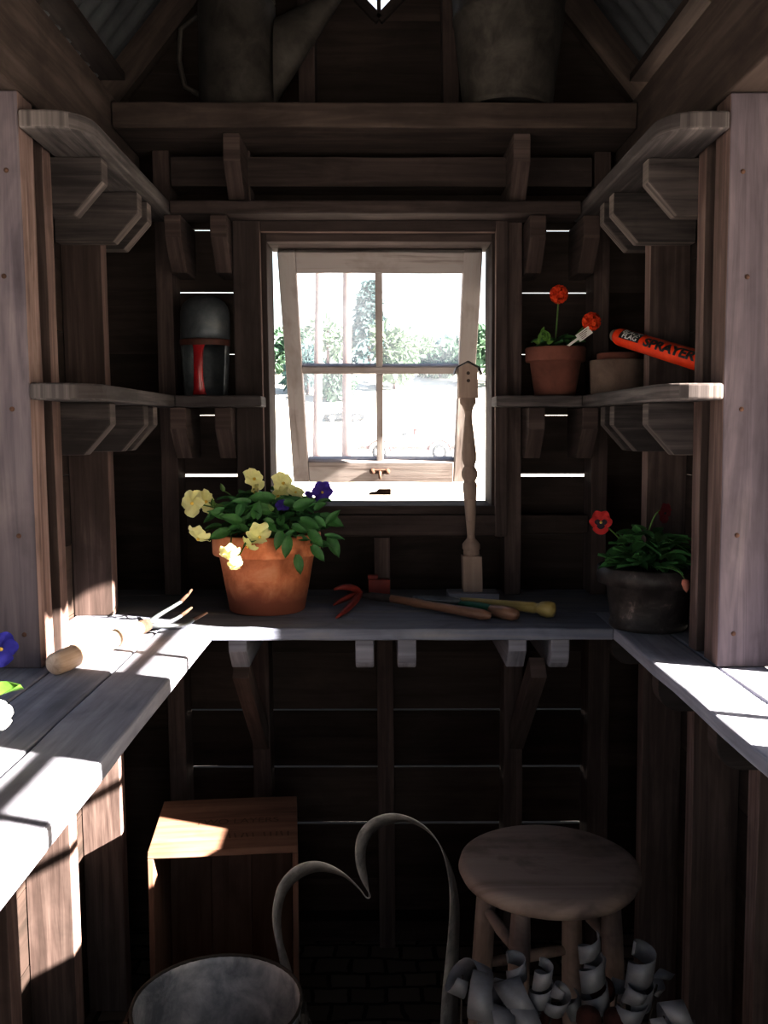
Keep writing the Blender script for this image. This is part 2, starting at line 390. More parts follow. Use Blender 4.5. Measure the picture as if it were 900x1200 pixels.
# ---- back wall: horizontal siding boards with daylight between some of them
WX0, WX1, WZ0, WZ1 = -0.275, 0.290, 1.155, 1.846      # window hole in the siding
gaps = {1.243: .0095, SEAM[8]-.3131: .0}
mb = MB()
th = .016
edges = [0.0] + [z for z in SEAM if 0.05 < z < 2.0] + [1.967+.0]
edges = sorted(set(round(e, 4) for e in edges))
gapw = {}
for z in edges: gapw[z] = 0.001
def setgap(z, w):
    k = min(edges, key=lambda e: abs(e-z)); gapw[k] = w
setgap(1.243, .0078); setgap(1.243+.1565, .0013); setgap(1.243+.313, .0026); setgap(1.243+.4695, .0040)
setgap(1.243+.1565*4, .0048); setgap(1.243-.1565*4, .0046); setgap(1.243-.1565*5, .0057); setgap(1.243-.1565*6, .0069)
for z0, z1 in zip(edges[:-1], edges[1:]):
    a, b = z0 + gapw[z0]/2, z1 - gapw[z1]/2
    # ragged edge: the boards touch in places
    segs = [(-XS, XS)]
    if a < WZ1 and b > WZ0:
        if a < WZ0 < b: mb.box((WX0-.05, YW, a), (WX1+.05, YW+th, WZ0), axis=0)
        if a < WZ1 < b: mb.box((WX0-.05, YW, WZ1), (WX1+.05, YW+th, b), axis=0)
        segs = [(-XS, WX0), (WX1, XS)]
    for x0, x1 in segs:
        x0i, x1i = max(x0, -.515), min(x1, .55)
        mb.box((x0i, YW, a), (x1i, YW+th, b), axis=0, seg=6, wav=.0012)
        if x0 < -.515: mb.box((x0, YW, z0), (-.515, YW+th, z1), axis=0)
        if x1 > .55: mb.box((.55, YW, z0), (x1, YW+th, z1), axis=0)
# gable, cut to the roof line, with a diamond opening
DZ, DR = 2.545, 0.165
DX = 0.012
ROOF0 = 2.135                       # underside of roof at |x| = XS
RS = 1.22                           # slope rise per run
def roofx(z): return max(0.0, min(XS, XS - (z-ROOF0)/RS))
rows = [1.967, 2.119, 2.25, DZ-DR, DZ, DZ+DR, ROOF0+XS*RS-.01]
for z0, z1 in zip(rows[:-1], rows[1:]):
    a, b = z0+.0005, z1-.0005
    def dia(z): return max(0.0, DR-abs(z-DZ))
    l0, l1 = roofx(a), roofx(b)
    if dia(a) <= .0006 and dia(b) <= .0006:
        mb.prism([(-l0, YW, a), (l0, YW, a), (l1, YW, b), (-l1, YW, b)], (0, th, 0), along=(1, 0, 0))
    else:
        mb.prism([(-l0, YW, a), (DX-dia(a), YW, a), (DX-dia(b), YW, b), (-l1, YW, b)], (0, th, 0), along=(1, 0, 0))
        mb.prism([(DX+dia(a), YW, a), (l0, YW, a), (l1, YW, b), (DX+dia(b), YW, b)], (0, th, 0), along=(1, 0, 0))
wb = struct(mb.build('wall_back', M['siding'], loc=(0, YW, 0), leanit=True))
# studs of the back wall
low = CT-CTH-.001
def bstud(x0, x1, z0, z1, mt='stud'):
    m_ = MB(); m_.box((x0, YS, z0), (x1, YW-.001, z1), axis=2, seg=6, jit=.0008)
    m_.build('stud', M[mt], parent=wb, leanit=True, bevel=.002)
for x0, x1 in ((-.547, -.503), (-.331, -.285), (-.008, .034), (.318, .366), (.535, .590)):
    bstud(x0, x1, .0, low)
for x0, x1, zt in ((-.545, -.503, 2.04), (-.35, -.306, 2.04), (-.012, .028, 1.09), (.318, .360, 2.04), (.537, .577, 2.04)):
    bstud(x0, x1, CT+.001, zt)
LTZ = 2.101
# gable struts beside the diamond
for x0 in (-.185, .165):
    bstud(x0, x0+.04, LTZ, 2.62)
def brail(name, a, b_, mt='trim', bev=.002):
    m_ = MB(); m_.box(a, b_, axis=0, seg=8, jit=.0008)
    return m_.build(name, M[mt], parent=wb, leanit=True, bevel=bev)
brail('header', (-.50, YS-.001, 1.955), (.53, YW-.002, 2.025))
brail('sill_plate', (-.303, YS+.002, 1.092), (.315, YW-.002, 1.154), 'dark_wood')
brail('blocking', (.362, YS+.02, 1.10), (.535, YW-.002, 1.145), 'siding')
brail('bottom_plate', (-.60, YS+.03, .002), (.60, YW-.004, .06), 'dark_wood')

# ---- side walls
def side_wall(sx, name):
    mb = MB()
    es = [0.0] + [z+.02 for z in SEAM if .05 < z < 2.0] + [2.04]
    for z0, z1 in zip(es[:-1], es[1:]):
        a, b = z0+.001, z1-.001
        if z1 < .93: segs = [(YF, YW+th)]
        elif z0 < .94 and z1 > .93:
            mb.box((sx*XS, YF, a), (sx*(XS+th), 1.70, .916), axis=1); mb.box((sx*XS, 1.70, a), (sx*(XS+th), YW+th, .945), axis=1); a = .945; segs = [(YF, -.02), (.78, 1.12), (1.70, YW+th)]
            if b < a + .004: b = a + .02
        else: segs = [(YF, -.02), (.78, 1.12), (1.70, YW+th)]
        for y0, y1 in segs: mb.box((sx*XS, y0, a), (sx*(XS+th), y1, b), axis=1, seg=4, wav=.001)
    w = struct(mb.build(name, M['siding'], loc=(sx*XS, 0, 0), leanit=True))
    def part(nm, a, b, mt='stud', ax=2, bev=.002, jit=.0008, seg=6):
        m_ = MB(); m_.box(a, b, axis=ax, seg=seg, jit=jit)
        o_ = m_.build(nm, M[mt], parent=w, leanit=True, bevel=bev)
        if nm == 'stud': recolour(o_, M['stud_lit_edge'], lambda n, c: n.x*sx < -.9)  # aisle-side face painted lighter, as if lit from across
        if nm == 'jamb': recolour(o_, M['stud_lit_edge'], lambda n, c: n.x*sx < -.9)
        return o_
    e = .001
    for y0 in (.55, 1.02, 1.44, 1.747, 2.092):
        part('stud', (sx*XI, y0, 0.002), (sx*(XS-e), y0+.043, low))
    for y0 in (1.747, 2.092):
        part('stud', (sx*XI, y0, CT+.001), (sx*(XS-e), y0+.043, 1.93))
    # posts framing the side opening: inner stud plus weathered jamb board
    part('stud', (sx*XI, 1.659, CT+.001), (sx*(XS-e), 1.703, 1.93))
    part('jamb', (sx*(XI-.002), 1.631, CT+.001), (sx*.7055, 1.658, 1.93), 'post', bev=.003)
    part('casing', (sx*.7065, 1.612, CT+.001), (sx*.76, 1.70, 1.93), 'post', bev=.003)
    for y0, y1 in ((1.12, 1.075), (.78, .825), (-.02, -.065)):
        part('jamb', (sx*XI, min(y0, y1), CT+.001), (sx*(XS-e), max(y0, y1), 1.93), 'post')
    for y0 in (-.40,):
        part('stud', (sx*XI, y0, 0.002), (sx*(XS-e), y0+.043, 1.93))
    part('top_plate', (sx*(XI-.004), YF, 1.932), (sx*(XS-e), YW-.002, PT), 'beam', ax=1, bev=.004, jit=.0015, seg=14)
    # rusty nail heads on the jamb board
    for (dx, z) in ((.022, 1.80), (.034, 1.625), (.028, 1.18), (.026, 1.005), (.03, 1.40)):
        m_ = MB(); m_.lathe([(.0001, .0012), (.004, .001), (.0045, -.001)], (sx*(XI+dx), 1.6305, z), axis=(0, -1, 0), segs=10)
        m_.build('nail', M['rust'], parent=w, leanit=True)
    return w
wl = side_wall(-1, 'wall_left'); wr = side_wall(1, 'wall_right')

# side windows: bare lattice frames in the openings, toward the doorway
def lattice(sx, y0, y1, n):
    mb = MB(); x = sx*.735; t = .022
    zs0, zs1 = CT+.002, 1.928
    w = .03
    for y in (y0, y1-w): mb.box((x-t/2, y, zs0), (x+t/2, y+w, zs1), axis=2)
    for z in (zs1-w,): mb.box((x-t/2, y0+w, z), (x+t/2, y1-w, z+w), axis=1)
    o = struct(mb.build('window_%d' % n, M['sash'], leanit=True))
    m_ = MB(); ym = 1.275 if y0 > 1 else .54
    m_.box((x-.008, ym-.007, zs0), (x+.008, ym+.007, zs1-w), axis=2)
    for h in (.335, .635): m_.box((x-.007, y0+w, CT+h-.008), (x+.007, y1-w, CT+h+.008), axis=1)
    m_.build('muntin', M['sash'], parent=o, leanit=True)
k = 3
for sx in (-1, 1):
    for y0, y1 in ((1.10, 1.611), (-.019, .78)):
        lattice(sx, y0, y1, k); k += 1

# unseen front wall and gable, added to limit the light; doorway narrowed for it
mb = MB()
for z0, z1 in zip([0]+SEAM[1:], SEAM[1:]+[2.06]):
    for x0, x1 in ((-XS, -.24), (.24, XS)):
        if z1 > z0+.02: mb.box((x0, YF-th, z0+.001), (x1, YF, min(z1, 2.06)-.001), axis=0)
for z0, z1 in ((1.78, 1.93), (1.93, 2.119), (2.119, 2.27), (2.27, 2.43), (2.43, 2.6), (2.6, 2.8), (2.8, ROOF0+XS*RS-.01)):
    mb.prism([(-roofx(z0), YF-th, z0), (roofx(z0), YF-th, z0), (roofx(z1-.001), YF-th, z1-.001), (-roofx(z1-.001), YF-th, z1-.001)], (0, th, 0), along=(1, 0, 0))
struct(mb.build('wall_front_unseen', M['siding'], leanit=True))

# ---- roof
def corr(sx):
    mb = MB(); rows = []
    for i in range(8):
        t = i/7; x = (XS+.275)*t + .0
        z = ROOF0 + (XS-x)*RS + .075
        row = []
        for j in range(241):
            y = YF-.2 + (YW+.35-YF)*j/240
            row.append((sx*x, y, z + .009*math.sin(y/.068*2*PI)))
        rows.append(row)
    mb.grid(rows if sx > 0 else [list(reversed(r)) for r in rows])
    return mb
ce = corr(1).build('ceiling', M['roof_metal'], loc=(0, 0, 2.1)); struct(ce)
corr(-1).build('roof_sheet', M['roof_metal'], parent=ce)
for sx in (-1, 1):
    for yr in (.62, 1.24, 1.84, 2.42):
        m_ = MB()
        p0 = V((sx*(XS+.12), yr, ROOF0 - .12*RS + .022)); p1 = V((sx*.012, yr, ROOF0 + (XS-.012)*RS + .022))
        ax = (p1-p0).normalized()
        m_.beam(p0, p1, .04, .07, V((0, 1, 0)), ax.cross(V((0, 1, 0))))
        m_.build('rafter', M['beam'], parent=ce, bevel=.002)
    for t in (.12, .40, .66):                         # purlins carrying the sheets
        m_ = MB(); x = XS*(1-t)+.05
        z = ROOF0+(XS-x)*RS+.055
        m_.box((sx*(x-.035), YF-.1, z-.012), (sx*(x+.035), YW+.02, z+.006), axis=1)
        m_.build('purlin', M['dark_wood'], parent=ce)

# ---- diamond gable window
mb = MB()
for a in range(4):
    p = [V((DX+DR*math.cos(PI/2*k+0), YW-.004, DZ+DR*math.sin(PI/2*k))) for k in range(4)]
    a0, a1 = p[a], p[(a+1) % 4]; d = (a1-a0).normalized()
    mb.beam(a0, a1, .022, .022, V((0, 1, 0)), d.cross(V((0, 1, 0))))
w2 = struct(mb.build('window_2', M['dark_wood'], leanit=True))
mb = MB(); mb.box((DX-.005, YW, DZ-DR+.01), (DX+.005, YW+.012, DZ+DR-.01), axis=2); mb.box((DX-DR+.01, YW+.001, DZ-.005), (DX+DR-.01, YW+.011, DZ+.005), axis=0)
mb.build('muntin', M['dark_wood'], parent=w2, leanit=True)
mb = MB(); q = DR-.006; mb.prism([(DX-q, YW+.013, DZ), (DX, YW+.013, DZ-q), (DX+q, YW+.013, DZ), (DX, YW+.013, DZ+q)], (0, .002, 0))
mb.build('pane', M['glass'], parent=w2, leanit=True)

# ---- main window: casing, jambs, sill, tilted old sash
Xa, Xb = -.283, .292          # casing inner edges
Z0w, Z1w = 1.172, 1.842
mb = MB()
for x0, x1 in ((Xa-.068, Xa), (Xb, Xb+.030)):
    mb.box((x0, YS-.022, 1.095), (x1, YS-.001, 1.90 if False else Z1w+.045), axis=2, seg=5, jit=.0006)
mb.box((Xa, YS-.022, Z1w), (Xb, YS-.001, Z1w+.045), axis=0, seg=5, jit=.0006)
w1 = struct(mb.build('window_1', M['trim'], leanit=True, bevel=.003))
recolour(w1, M['trim_lit_edge'], lambda n, c: (abs(n.x) > .9 and Xa-.02 < c.x < Xb+.02 and abs(c.x-(Xa if c.x < 0 else Xb)) < .01) or (n.z < -.9 and c.z > Z1w-.01))  # faces toward the opening painted as lit by the window
def wpart(nm, a, b, mt, ax=None, bev=.002, parent=w1):
    m_ = MB(); m_.box(a, b, axis=ax, seg=4, jit=.0005); return m_.build(nm, M[mt], parent=parent, leanit=True, bevel=bev)
wpart('jamb', (Xa-.02, YS, Z0w), (Xa+.013, YW+.05, Z1w+.02), 'trim', 2)
wpart('jamb', (Xb-.007, YS, Z0w), (Xb+.02, YW+.05, Z1w+.02), 'trim', 2)
wpart('head_jamb', (Xa+.013, YS, Z1w-.019), (Xb-.007, YW+.05, Z1w+.02), 'trim', 0)
wpart('sill', (Xa-.02, YS-.012, 1.150), (Xb+.02, YW+.07, Z0w), 'trim', 0, .003)
wpart('apron', (Xa-.06, YS-.020, 1.098), (Xb+.03, YS-.002, 1.149), 'trim', 0)
# sash local frame: origin top left, u to the right, v down the tilted sash
SO = V((-.2535, YW+.012, 1.822)); SU = V((1, 0, 0)); SVd = V((0, .518, -.8557)).normalized(); SN = SU.cross(SVd)
if SN.y > 0: SN = -SN
SW, SH, ST = .526, .714, .034
def sp(u, v, n=0): return SO + SU*u + SVd*v + SN*n
def sbar(mb, u0, v0, u1, v1, t=ST, n=0.0, rough=.0):
    c0 = sp((u0+u1)/2, (v0+v1)/2, n)
    if (u1-u0) > (v1-v0): mb.beam(sp(u0, (v0+v1)/2, n), sp(u1, (v0+v1)/2, n), v1-v0, t, SVd, SN, seg=5, jit=rough)
    else: mb.beam(sp((u0+u1)/2, v0, n), sp((u0+u1)/2, v1, n), u1-u0, t, SU, SN, seg=5, jit=rough)
mb = MB()
sbar(mb, 0, .0, .0455, SH, rough=.001); sbar(mb, SW-.048, 0, SW, SH, rough=.001)
sbar(mb, .0455, 0, SW-.048, .0575, rough=.001); sbar(mb, .0455, .640, SW-.048, SH, rough=.001)
sash = mb.build('sash', M['sash'], parent=w1, leanit=True, bevel=.003)
mb = MB(); sbar(mb, .0455, .3295, SW-.048, .352, .022); sbar(mb, .2495, .0575, .2685, .3295, .022); sbar(mb, .2495, .352, .2685, .640, .022)
mb.build('muntin', M['sash'], parent=sash, leanit=True, bevel=.002)
for u0, u1 in ((.0455, .2495), (.2685, SW-.048)):
    for v0, v1 in ((.0575, .3295), (.352, .640)):
        m_ = MB(); m_.prism([sp(u0-.003, v0-.003, .002), sp(u1+.003, v0-.003, .002), sp(u1+.003, v1+.003, .002), sp(u0-.003, v1+.003, .002)], SN*.003)
        m_.build('pane', M['glass'], parent=sash, leanit=True)
# rusty latch on the bottom rail
m_ = MB()
c = sp(.258, .672, ST/2+.003)
m_.beam(c - SU*.022, c + SU*.022, .013, .006, SVd, SN)
m_.tube([c + SN*.003, c + SN*.018, c + SN*.022 + SVd*.012], [.006, .005, .004], 8)
for s in (-1, 1): m_.lathe([(.0001, .005), (.008, .004), (.009, -.002)], c + SU*(s*.022), axis=SN, segs=12)
m_.build('latch', M['rust'], parent=sash, leanit=True)

# ------------------------------------------------------------------ counters (built in, each liftable)
def bracket_bm(mb, base, out, side, d, h, t, round_=False):
    """arm: top edge from base along out by d, hanging h; front lower corner cut off; thickness t along side"""
    base, out, side = V(base), V(out), V(side); dn = V((0, 0, -1))
    if round_:
        poly = [base, base+out*d]
        r = h*.55
        poly.append(base+out*d+dn*(h-r))
        for k in range(1, 6):
            a = k/5*PI/2
            poly.append(base+out*(d-r+r*math.cos(a))+dn*(h-r+r*math.sin(a)))
        poly.append(base+dn*h)
    else:
        poly = [base, base+out*d, base+out*d+dn*(h*.42), base+out*(d-h*.52)+dn*h, base+dn*h]
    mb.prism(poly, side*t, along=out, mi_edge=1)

YB = 1.957                          # front edge of back counter
rt = thing('potting_counter', (0, YB, CT-CTH), 'grey weathered plank counter running under the window along the back wall', 'counter', 'potting counters round the shed')
mb = MB(); mb.box((-.688, YB, CT-CTH), (.497, 2.135, CT), axis=0, seg=14, jit=.0012)
mb.build('plank', M['back_counter'], parent=rt, leanit=True, bevel=.004)
mb = MB(); mb.box((-.688, 2.137, CT-CTH), (.688, YS+.0, CT-.001), axis=0, seg=14, jit=.0012); mb.box((-.688, YS, CT-CTH), (.688, YW-.002, CT-.001), axis=0)
mb.build('plank', M['back_counter'], parent=rt, leanit=True, bevel=.003)
for x0, rd in ((-.331-.0, 0), (-.056, 1), (.036, 1), (.276, 0), (.369, 1)):
    m_ = MB(); bracket_bm(m_, (x0+.003, YS-.003 if not rd else YW-.003, CT-CTH-.0005), (0, -1, 0), (1, 0, 0), (YS-.003-2.0) if not rd else (YW-.003-2.0), .078, .040, bool(rd))
    m_.build('bracket', [M['counter'], M['counter']], parent=rt, leanit=True, bevel=.003)
for x0 in (-.331, .326):
    m_ = MB(); m_.beam((x0+.021+.003, 2.04, .838), (x0+.021+.003, YS+.01, .56), .036, .05)
    m_.build('brace', M['stud'], parent=rt, leanit=True, bevel=.002)

def side_counter(sx, xin, xj1, lab, y1, endy=None):
    r = thing('potting_counter', (sx*(abs(xin)+.12), 1.1, CT-CTH), lab, 'counter', 'potting counters round the shed')
    y0 = .10
    mb = MB(); mb.box((xin, y0, CT-CTH), (xj1-sx*.001, y1, CT), axis=1, seg=18, jit=.0012)
    mb.build('plank', M['counter'], parent=r, leanit=True, bevel=.004)
    return r
cl = side_counter(-1, -.356, -.467, 'sunlit grey plank counter along the left wall, holding the three-tined hand fork', YB-.001)
mb = MB(); mb.box((-.4685, .10, CT-CTH), (-.5775, YB-.001, CT), axis=1, seg=18, jit=.0012); mb.build('plank', M['counter'], parent=cl, leanit=True, bevel=.004)
mb = MB(); mb.box((-.5795, .10, CT-CTH), (-.688, YB-.001, CT), axis=1, seg=18, jit=.0012); mb.build('plank', M['counter'], parent=cl, leanit=True, bevel=.004)
mb = MB(); mb.box((-.7065, .0, CT-CTH-.002), (-.84, 1.62, CT-.002), axis=1, seg=12, jit=.0012); mb.build('plank', M['counter'], parent=cl, leanit=True, bevel=.004)
cr = side_counter(1, .4975, .600, 'narrow grey plank counter along the right wall with a patch of sun', 2.13)
mb = MB(); mb.box((.603, .10, CT-CTH), (.688, 2.13, CT), axis=1, seg=14, jit=.0012); mb.build('plank', M['counter'], parent=cr, leanit=True, bevel=.003)
mb = MB(); mb.box((.7065, .0, CT-CTH-.002), (.80, 1.62, CT-.002), axis=1, seg=12, jit=.0012); mb.build('plank', M['counter'], parent=cr, leanit=True, bevel=.004)
# side counter brackets
for sx, r, xe, ys in ((-1, cl, .385, (2.0505, 1.70, 1.14)), (1, cr, .515, (2.0505, 1.70, 1.40))):
    for y in ys:
        m_ = MB(); bracket_bm(m_, (sx*.687, y, CT-CTH-.0005), (-sx, 0, 0), (0, 1, 0), .687-xe, .075, .040, sx > 0)
        m_.build('bracket', [M['counter'], M['counter']] if sx < 0 else [M['bracket_shaded_side'], M['stud']], parent=r, leanit=True, bevel=.003)

# ------------------------------------------------------------------ wall shelves
def side_shelf(sx, ztop, thk, lab, grp, xin=.485, yend=1.625, ym=2.25, hb=.105):
    r = thing('wall_shelf', (sx*.55, 1.9, ztop-thk), lab, 'shelf', grp)
    mb = MB()
    x0 = XI-.003; cz = .055
    poly = [(sx*x0, yend, ztop-thk), (sx*(xin+cz*1.1), yend, ztop-thk)]
    for k in range(1, 6):
        a = k/6*PI/2
        poly.append((sx*(xin+cz*1.1*(1-math.sin(a))), yend+cz*1.3*(1-math.cos(a)), ztop-thk))
    poly += [(sx*xin, yend+cz*1.3, ztop-thk), (sx*xin, YS-.005, ztop-thk), (sx*x0, YS-.005, ztop-thk)]
    if sx < 0: poly = poly[::-1]
    mb.prism(poly, (0, 0, thk), along=(0, 1, 0))
    mb.build('board', M['shelf'], parent=r, leanit=True, bevel=.005, segs=3)
    for y in (1.7915, 2.0505, 2.1365):
        m_ = MB(); bracket_bm(m_, (sx*.686, y, ztop-thk-.0005), (-sx, 0, 0), (0, 1, 0), .686-xin-.022, hb, .040)
        m_.build('bracket', [M['bracket_shaded_side'], M['bracket_lit_edge']], parent=r, leanit=True, bevel=.003)
    return r
UB = 1.868
SL = side_shelf(-1, UB+.031, .031, 'empty dark shelf high on the left wall with cut-corner brackets', 'side wall shelves')
side_shelf(1, UB+.031, .031, 'empty shelf high on the right wall with pale cut-corner brackets', 'side wall shelves')
MS = 1.445
side_shelf(-1, MS, .029, 'empty grey shelf at window height on the left wall, rounded front corner', 'side wall shelves', hb=.10)
side_shelf(1, MS, .029, 'shelf at window height on the right wall, below the orange sprayer', 'side wall shelves', xin=.492, hb=.10)
def back_shelf(x0, x1, ztop, thk, brx, lab, grp, yf=2.255, mt='shelf', bh=.125):
    r = thing('wall_shelf', ((x0+x1)/2, yf, ztop-thk), lab, 'shelf', grp)
    yb = YS-.003
    mb = MB(); mb.box((x0, yf, ztop-thk), (x1, yb, ztop), axis=0, seg=10, jit=.001)
    mb.build('board', M[mt], parent=r, leanit=True, bevel=.004)
    for bx in brx:
        m_ = MB(); bracket_bm(m_, (bx, YW-.004, ztop-thk-.0005), (0, -1, 0), (1, 0, 0), YW-.004-yf-.012, bh, .040)
        m_.build('bracket', [M['stud'], M['stud']], parent=r, leanit=True, bevel=.003)
    return r
back_shelf(-.4835, .4835, UB+.030, .030, (-.500, -.392, .363, .491), 'long dark shelf across the back wall just above the window frame', 'back wall shelves', mt='trim')
back_shelf(-.4835, -.278, MS-.001, .027, (-.500, -.392), 'short shelf left of the window holding the metal scoop', 'back wall shelves')
back_shelf(.284, .4905, MS-.001, .027, (.363, .492), 'short shelf right of the window holding the orange geranium', 'back wall shelves')
LT, LY = 2.0985, 2.19
lf = thing('loft_shelf', (0, LY, LT-.056), 'thick dark loft plank under the gable carrying the watering can and bucket', 'shelf')
mb = MB(); mb.box((-.594, LY, LT-.056), (.594, YW-.002, LT), axis=0, seg=10, jit=.001); mb.build('board', M['beam'], parent=lf, leanit=True, bevel=.004)
for bx in (-.351, .318):
    m_ = MB(); bracket_bm(m_, (bx, YS-.003, LT-.0565), (0, -1, 0), (1, 0, 0), .13, .15, .04); m_.build('bracket', [M['stud'], M['stud']], parent=lf, leanit=True, bevel=.003)
# ------------------------------------------------------------------ plants
def frame(n, up=V((0, 0, 1))):
    n = V(n).normalized(); s = n.cross(up)
    if s.length < 1e-3: s = V((1, 0, 0))
    s.normalize(); u = s.cross(n).normalized()
    return n, u, s
def petal(mb, c, d, n, L, W, curl=.0, ruf=.0, mi=0, off=0.0):
    s = n.cross(d).normalized(); rows = []
    for i in range(6):
        t = i/5; r = []
        w = W*math.sin(PI*(.08+.60*t))
        for k in range(-3, 4):
            q = k/3
            r.append(c + d*(L*t*(1-.30*q*q*t)) + s*(w*q*.5) + n*(off + curl*L*t*t + ruf*L*math.sin(q*4+t*5)*t*.12))
        rows.append(r)
    mb.grid(rows, mi=mi)
def pansy(parent, c, n, size, main, throat, up=V((0, 0, 1)), open_=0.12, blotch=None, roll=0.0):
    n, u, s = frame(n, V(up)); mb = MB(); c = V(c)
    if roll: q = Matrix.Rotation(roll, 3, n); u, s = q @ u, q @ s
    def dr(a): return (u*math.cos(a) + s*math.sin(a)).normalized()
    for a, L, W, off in ((.45, 1.0, 1.02, -.05), (-.45, 1.0, 1.02, -.08), (1.45, .92, .92, .04), (-1.45, .92, .92, .04), (PI, .98, 1.25, .09)):
        petal(mb, c, dr(a), n, size*L, size*W, open_, .9, 0, size*off)
        if blotch and off > 0: petal(mb, c, dr(a), n, size*L*.55, size*W*.5, open_, .3, 2, size*(off+.05))
    mb.lathe([(.0001, size*.26), (size*.08, size*.24), (size*.12, size*.10)], c, axis=n, segs=10, mi=1)
    o = mb.build('flower', [M[main], M[throat], M[blotch or throat]], parent=parent)
    return o
def leafblade(mb, c, d, up, L, W, mi=0, bend=-.25):
    d = V(d).normalized(); s = d.cross(up)
    if s.length < 1e-3: s = V((1, 0, 0))
    s.normalize(); n = s.cross(d).normalized(); rows = []
    for i in range(6):
        t = i/5; w = W*(math.sin(PI*min(1, .06+.94*t))**.7)*(1-.25*t); r = []
        for k in (-1, -.5, 0, .5, 1):
            r.append(c + d*(L*t) + n*(bend*L*t*t + abs(k)*W*.22) + s*(w*.5*k))
        rows.append(r)
    mb.grid(rows, mi=mi)
def foliage(parent, c, rx, ry, h, n, L, W, mats, rnd, flat=.55, stems=14):
    mb = MB(); c = V(c)
    for i in range(n):
        a = rnd.uniform(0, 2*PI); e = rnd.uniform(-.15, 1.15); rr = rnd.uniform(.25, 1)**.6
        p = c + V((math.cos(a)*rx*rr*math.cos(e*.9), math.sin(a)*ry*rr*math.cos(e*.9), h*max(0, math.sin(e))*rr))
        d = V((math.cos(a+rnd.uniform(-.8, .8)), math.sin(a+rnd.uniform(-.8, .8)), rnd.uniform(-.3, .9)*flat))
        k = rnd.uniform(.7, 1.25)
        leafblade(mb, p - d.normalized()*L*.4, d, V((rnd.uniform(-.4, .4), rnd.uniform(-.4, .4), 1)), L*k, W*k, rnd.choice([0, 0, 1, 1, 1, 2] if len(mats) > 2 else [0, 1]), rnd.uniform(-.5, .05))
    for i in range(stems):
        a = rnd.uniform(0, 2*PI); q = rnd.uniform(.3, .95)
        e = c + V((math.cos(a)*rx*q, math.sin(a)*ry*q, h*rnd.uniform(.2, .8)))
        mb.tube([c + V((math.cos(a)*rx*.2, math.sin(a)*ry*.2, -.01)), (c+e)/2 + V((0, 0, h*.2)), e], .0017, 5, mi=0)
    return mb.build('foliage', [M[m_] for m_ in mats], parent=parent)
def stem(parent, p0, p1, r=.0016, sag=.02, mt='stem'):
    p0, p1 = V(p0), V(p1); pts = []
    for i in range(8):
        t = i/7; pts.append(p0.lerp(p1, t) + V((0, 0, sag*math.sin(PI*t))))
    m_ = MB(); m_.tube(pts, r, 6); return m_.build('stem', M[mt], parent=parent)

def pot(parent, base, rb, rt_, H, band, lip, mt, wall=.008):
    base = V(base); z1 = H-band
    rm = rb + (rt_-lip-rb)*(z1/H)
    prof = [(.0001, 0), (rb-.004, 0), (rb, .003), (rm, z1), (rt_-.002, z1+.0005), (rt_, z1+.004), (rt_+.001, H-.004), (rt_-.001, H), (rt_-wall, H), (rt_-wall-.002, H-.01), (rb, H*.55), (.0001, H*.55)]
    m_ = MB(); m_.lathe(prof, base, segs=48)
    return m_.build('pot', M[mt], parent=parent)
def soil(parent, base, r, z):
    m_ = MB(); m_.lathe([(.0001, .008), (r*.5, .006), (r, 0), (r*.9, -.03)], V(base)+V((0, 0, z)), segs=28); return m_.build('soil', M['soil'], parent=parent)

rp = random.Random(3)
# -- big terracotta pot of cream pansies
B = V((-.259, 2.172, CT+.0005))
t = thing('potted_pansies', B, 'large terracotta pot of cream and purple pansies on the back counter', 'potted plant')
pot(t, B, .088, .125, .182, .050, .006, 'terracotta')
soil(t, B, .114, .165)
foliage(t, B+V((.012, 0, .19)), .120, .115, .105, 230, .052, .027, ['leaf', 'leaf_dark', 'leaf'], rp)
m_ = MB()
for (px, py, Y, dx, dz, L) in ((385, 628, 2.14, .5, -.9, .055), (375, 605, 2.1, .9, -.3, .06), (348, 650, 2.06, .2, -.9, .045), (338, 628, 2.05, -.1, -.8, .05), (352, 610, 2.04, .4, -.1, .055), (362, 622, 2.05, .5, -.5, .05),
                               (330, 622, 2.05, -.2, -.7, .045), (270, 622, 2.06, -.7, -.2, .05), (282, 612, 2.05, -.4, .2, .05), (300, 607, 2.04, .1, .4, .05), (318, 600, 2.05, -.5, .2, .055), (345, 596, 2.05, .6, .3, .055), (365, 640, 2.06, .6, -.6, .045), (322, 585, 2.08, -.8, .1, .06)):
    leafblade(m_, atY(px, py, Y), V((dx, -.35, dz)), V((.1, -.9, .4)), L, L*.56, 0)
for i in range(60):
    px, py = rp.uniform(250, 388), rp.uniform(588, 640)
    if px < 290 and py > 620: continue
    leafblade(m_, atY(px, py, rp.uniform(2.03, 2.13)), V(((px-318)/70+rp.uniform(-.5, .5), rp.uniform(-.6, .1), rp.uniform(-.5, .6))), V((rp.uniform(-.3, .3), -.8, .6)), rp.uniform(.028, .045), rp.uniform(.016, .025), rp.choice([0, 0, 1]))
m_.build('foliage', [M['leaf'], M['leaf_dark']], parent=t)
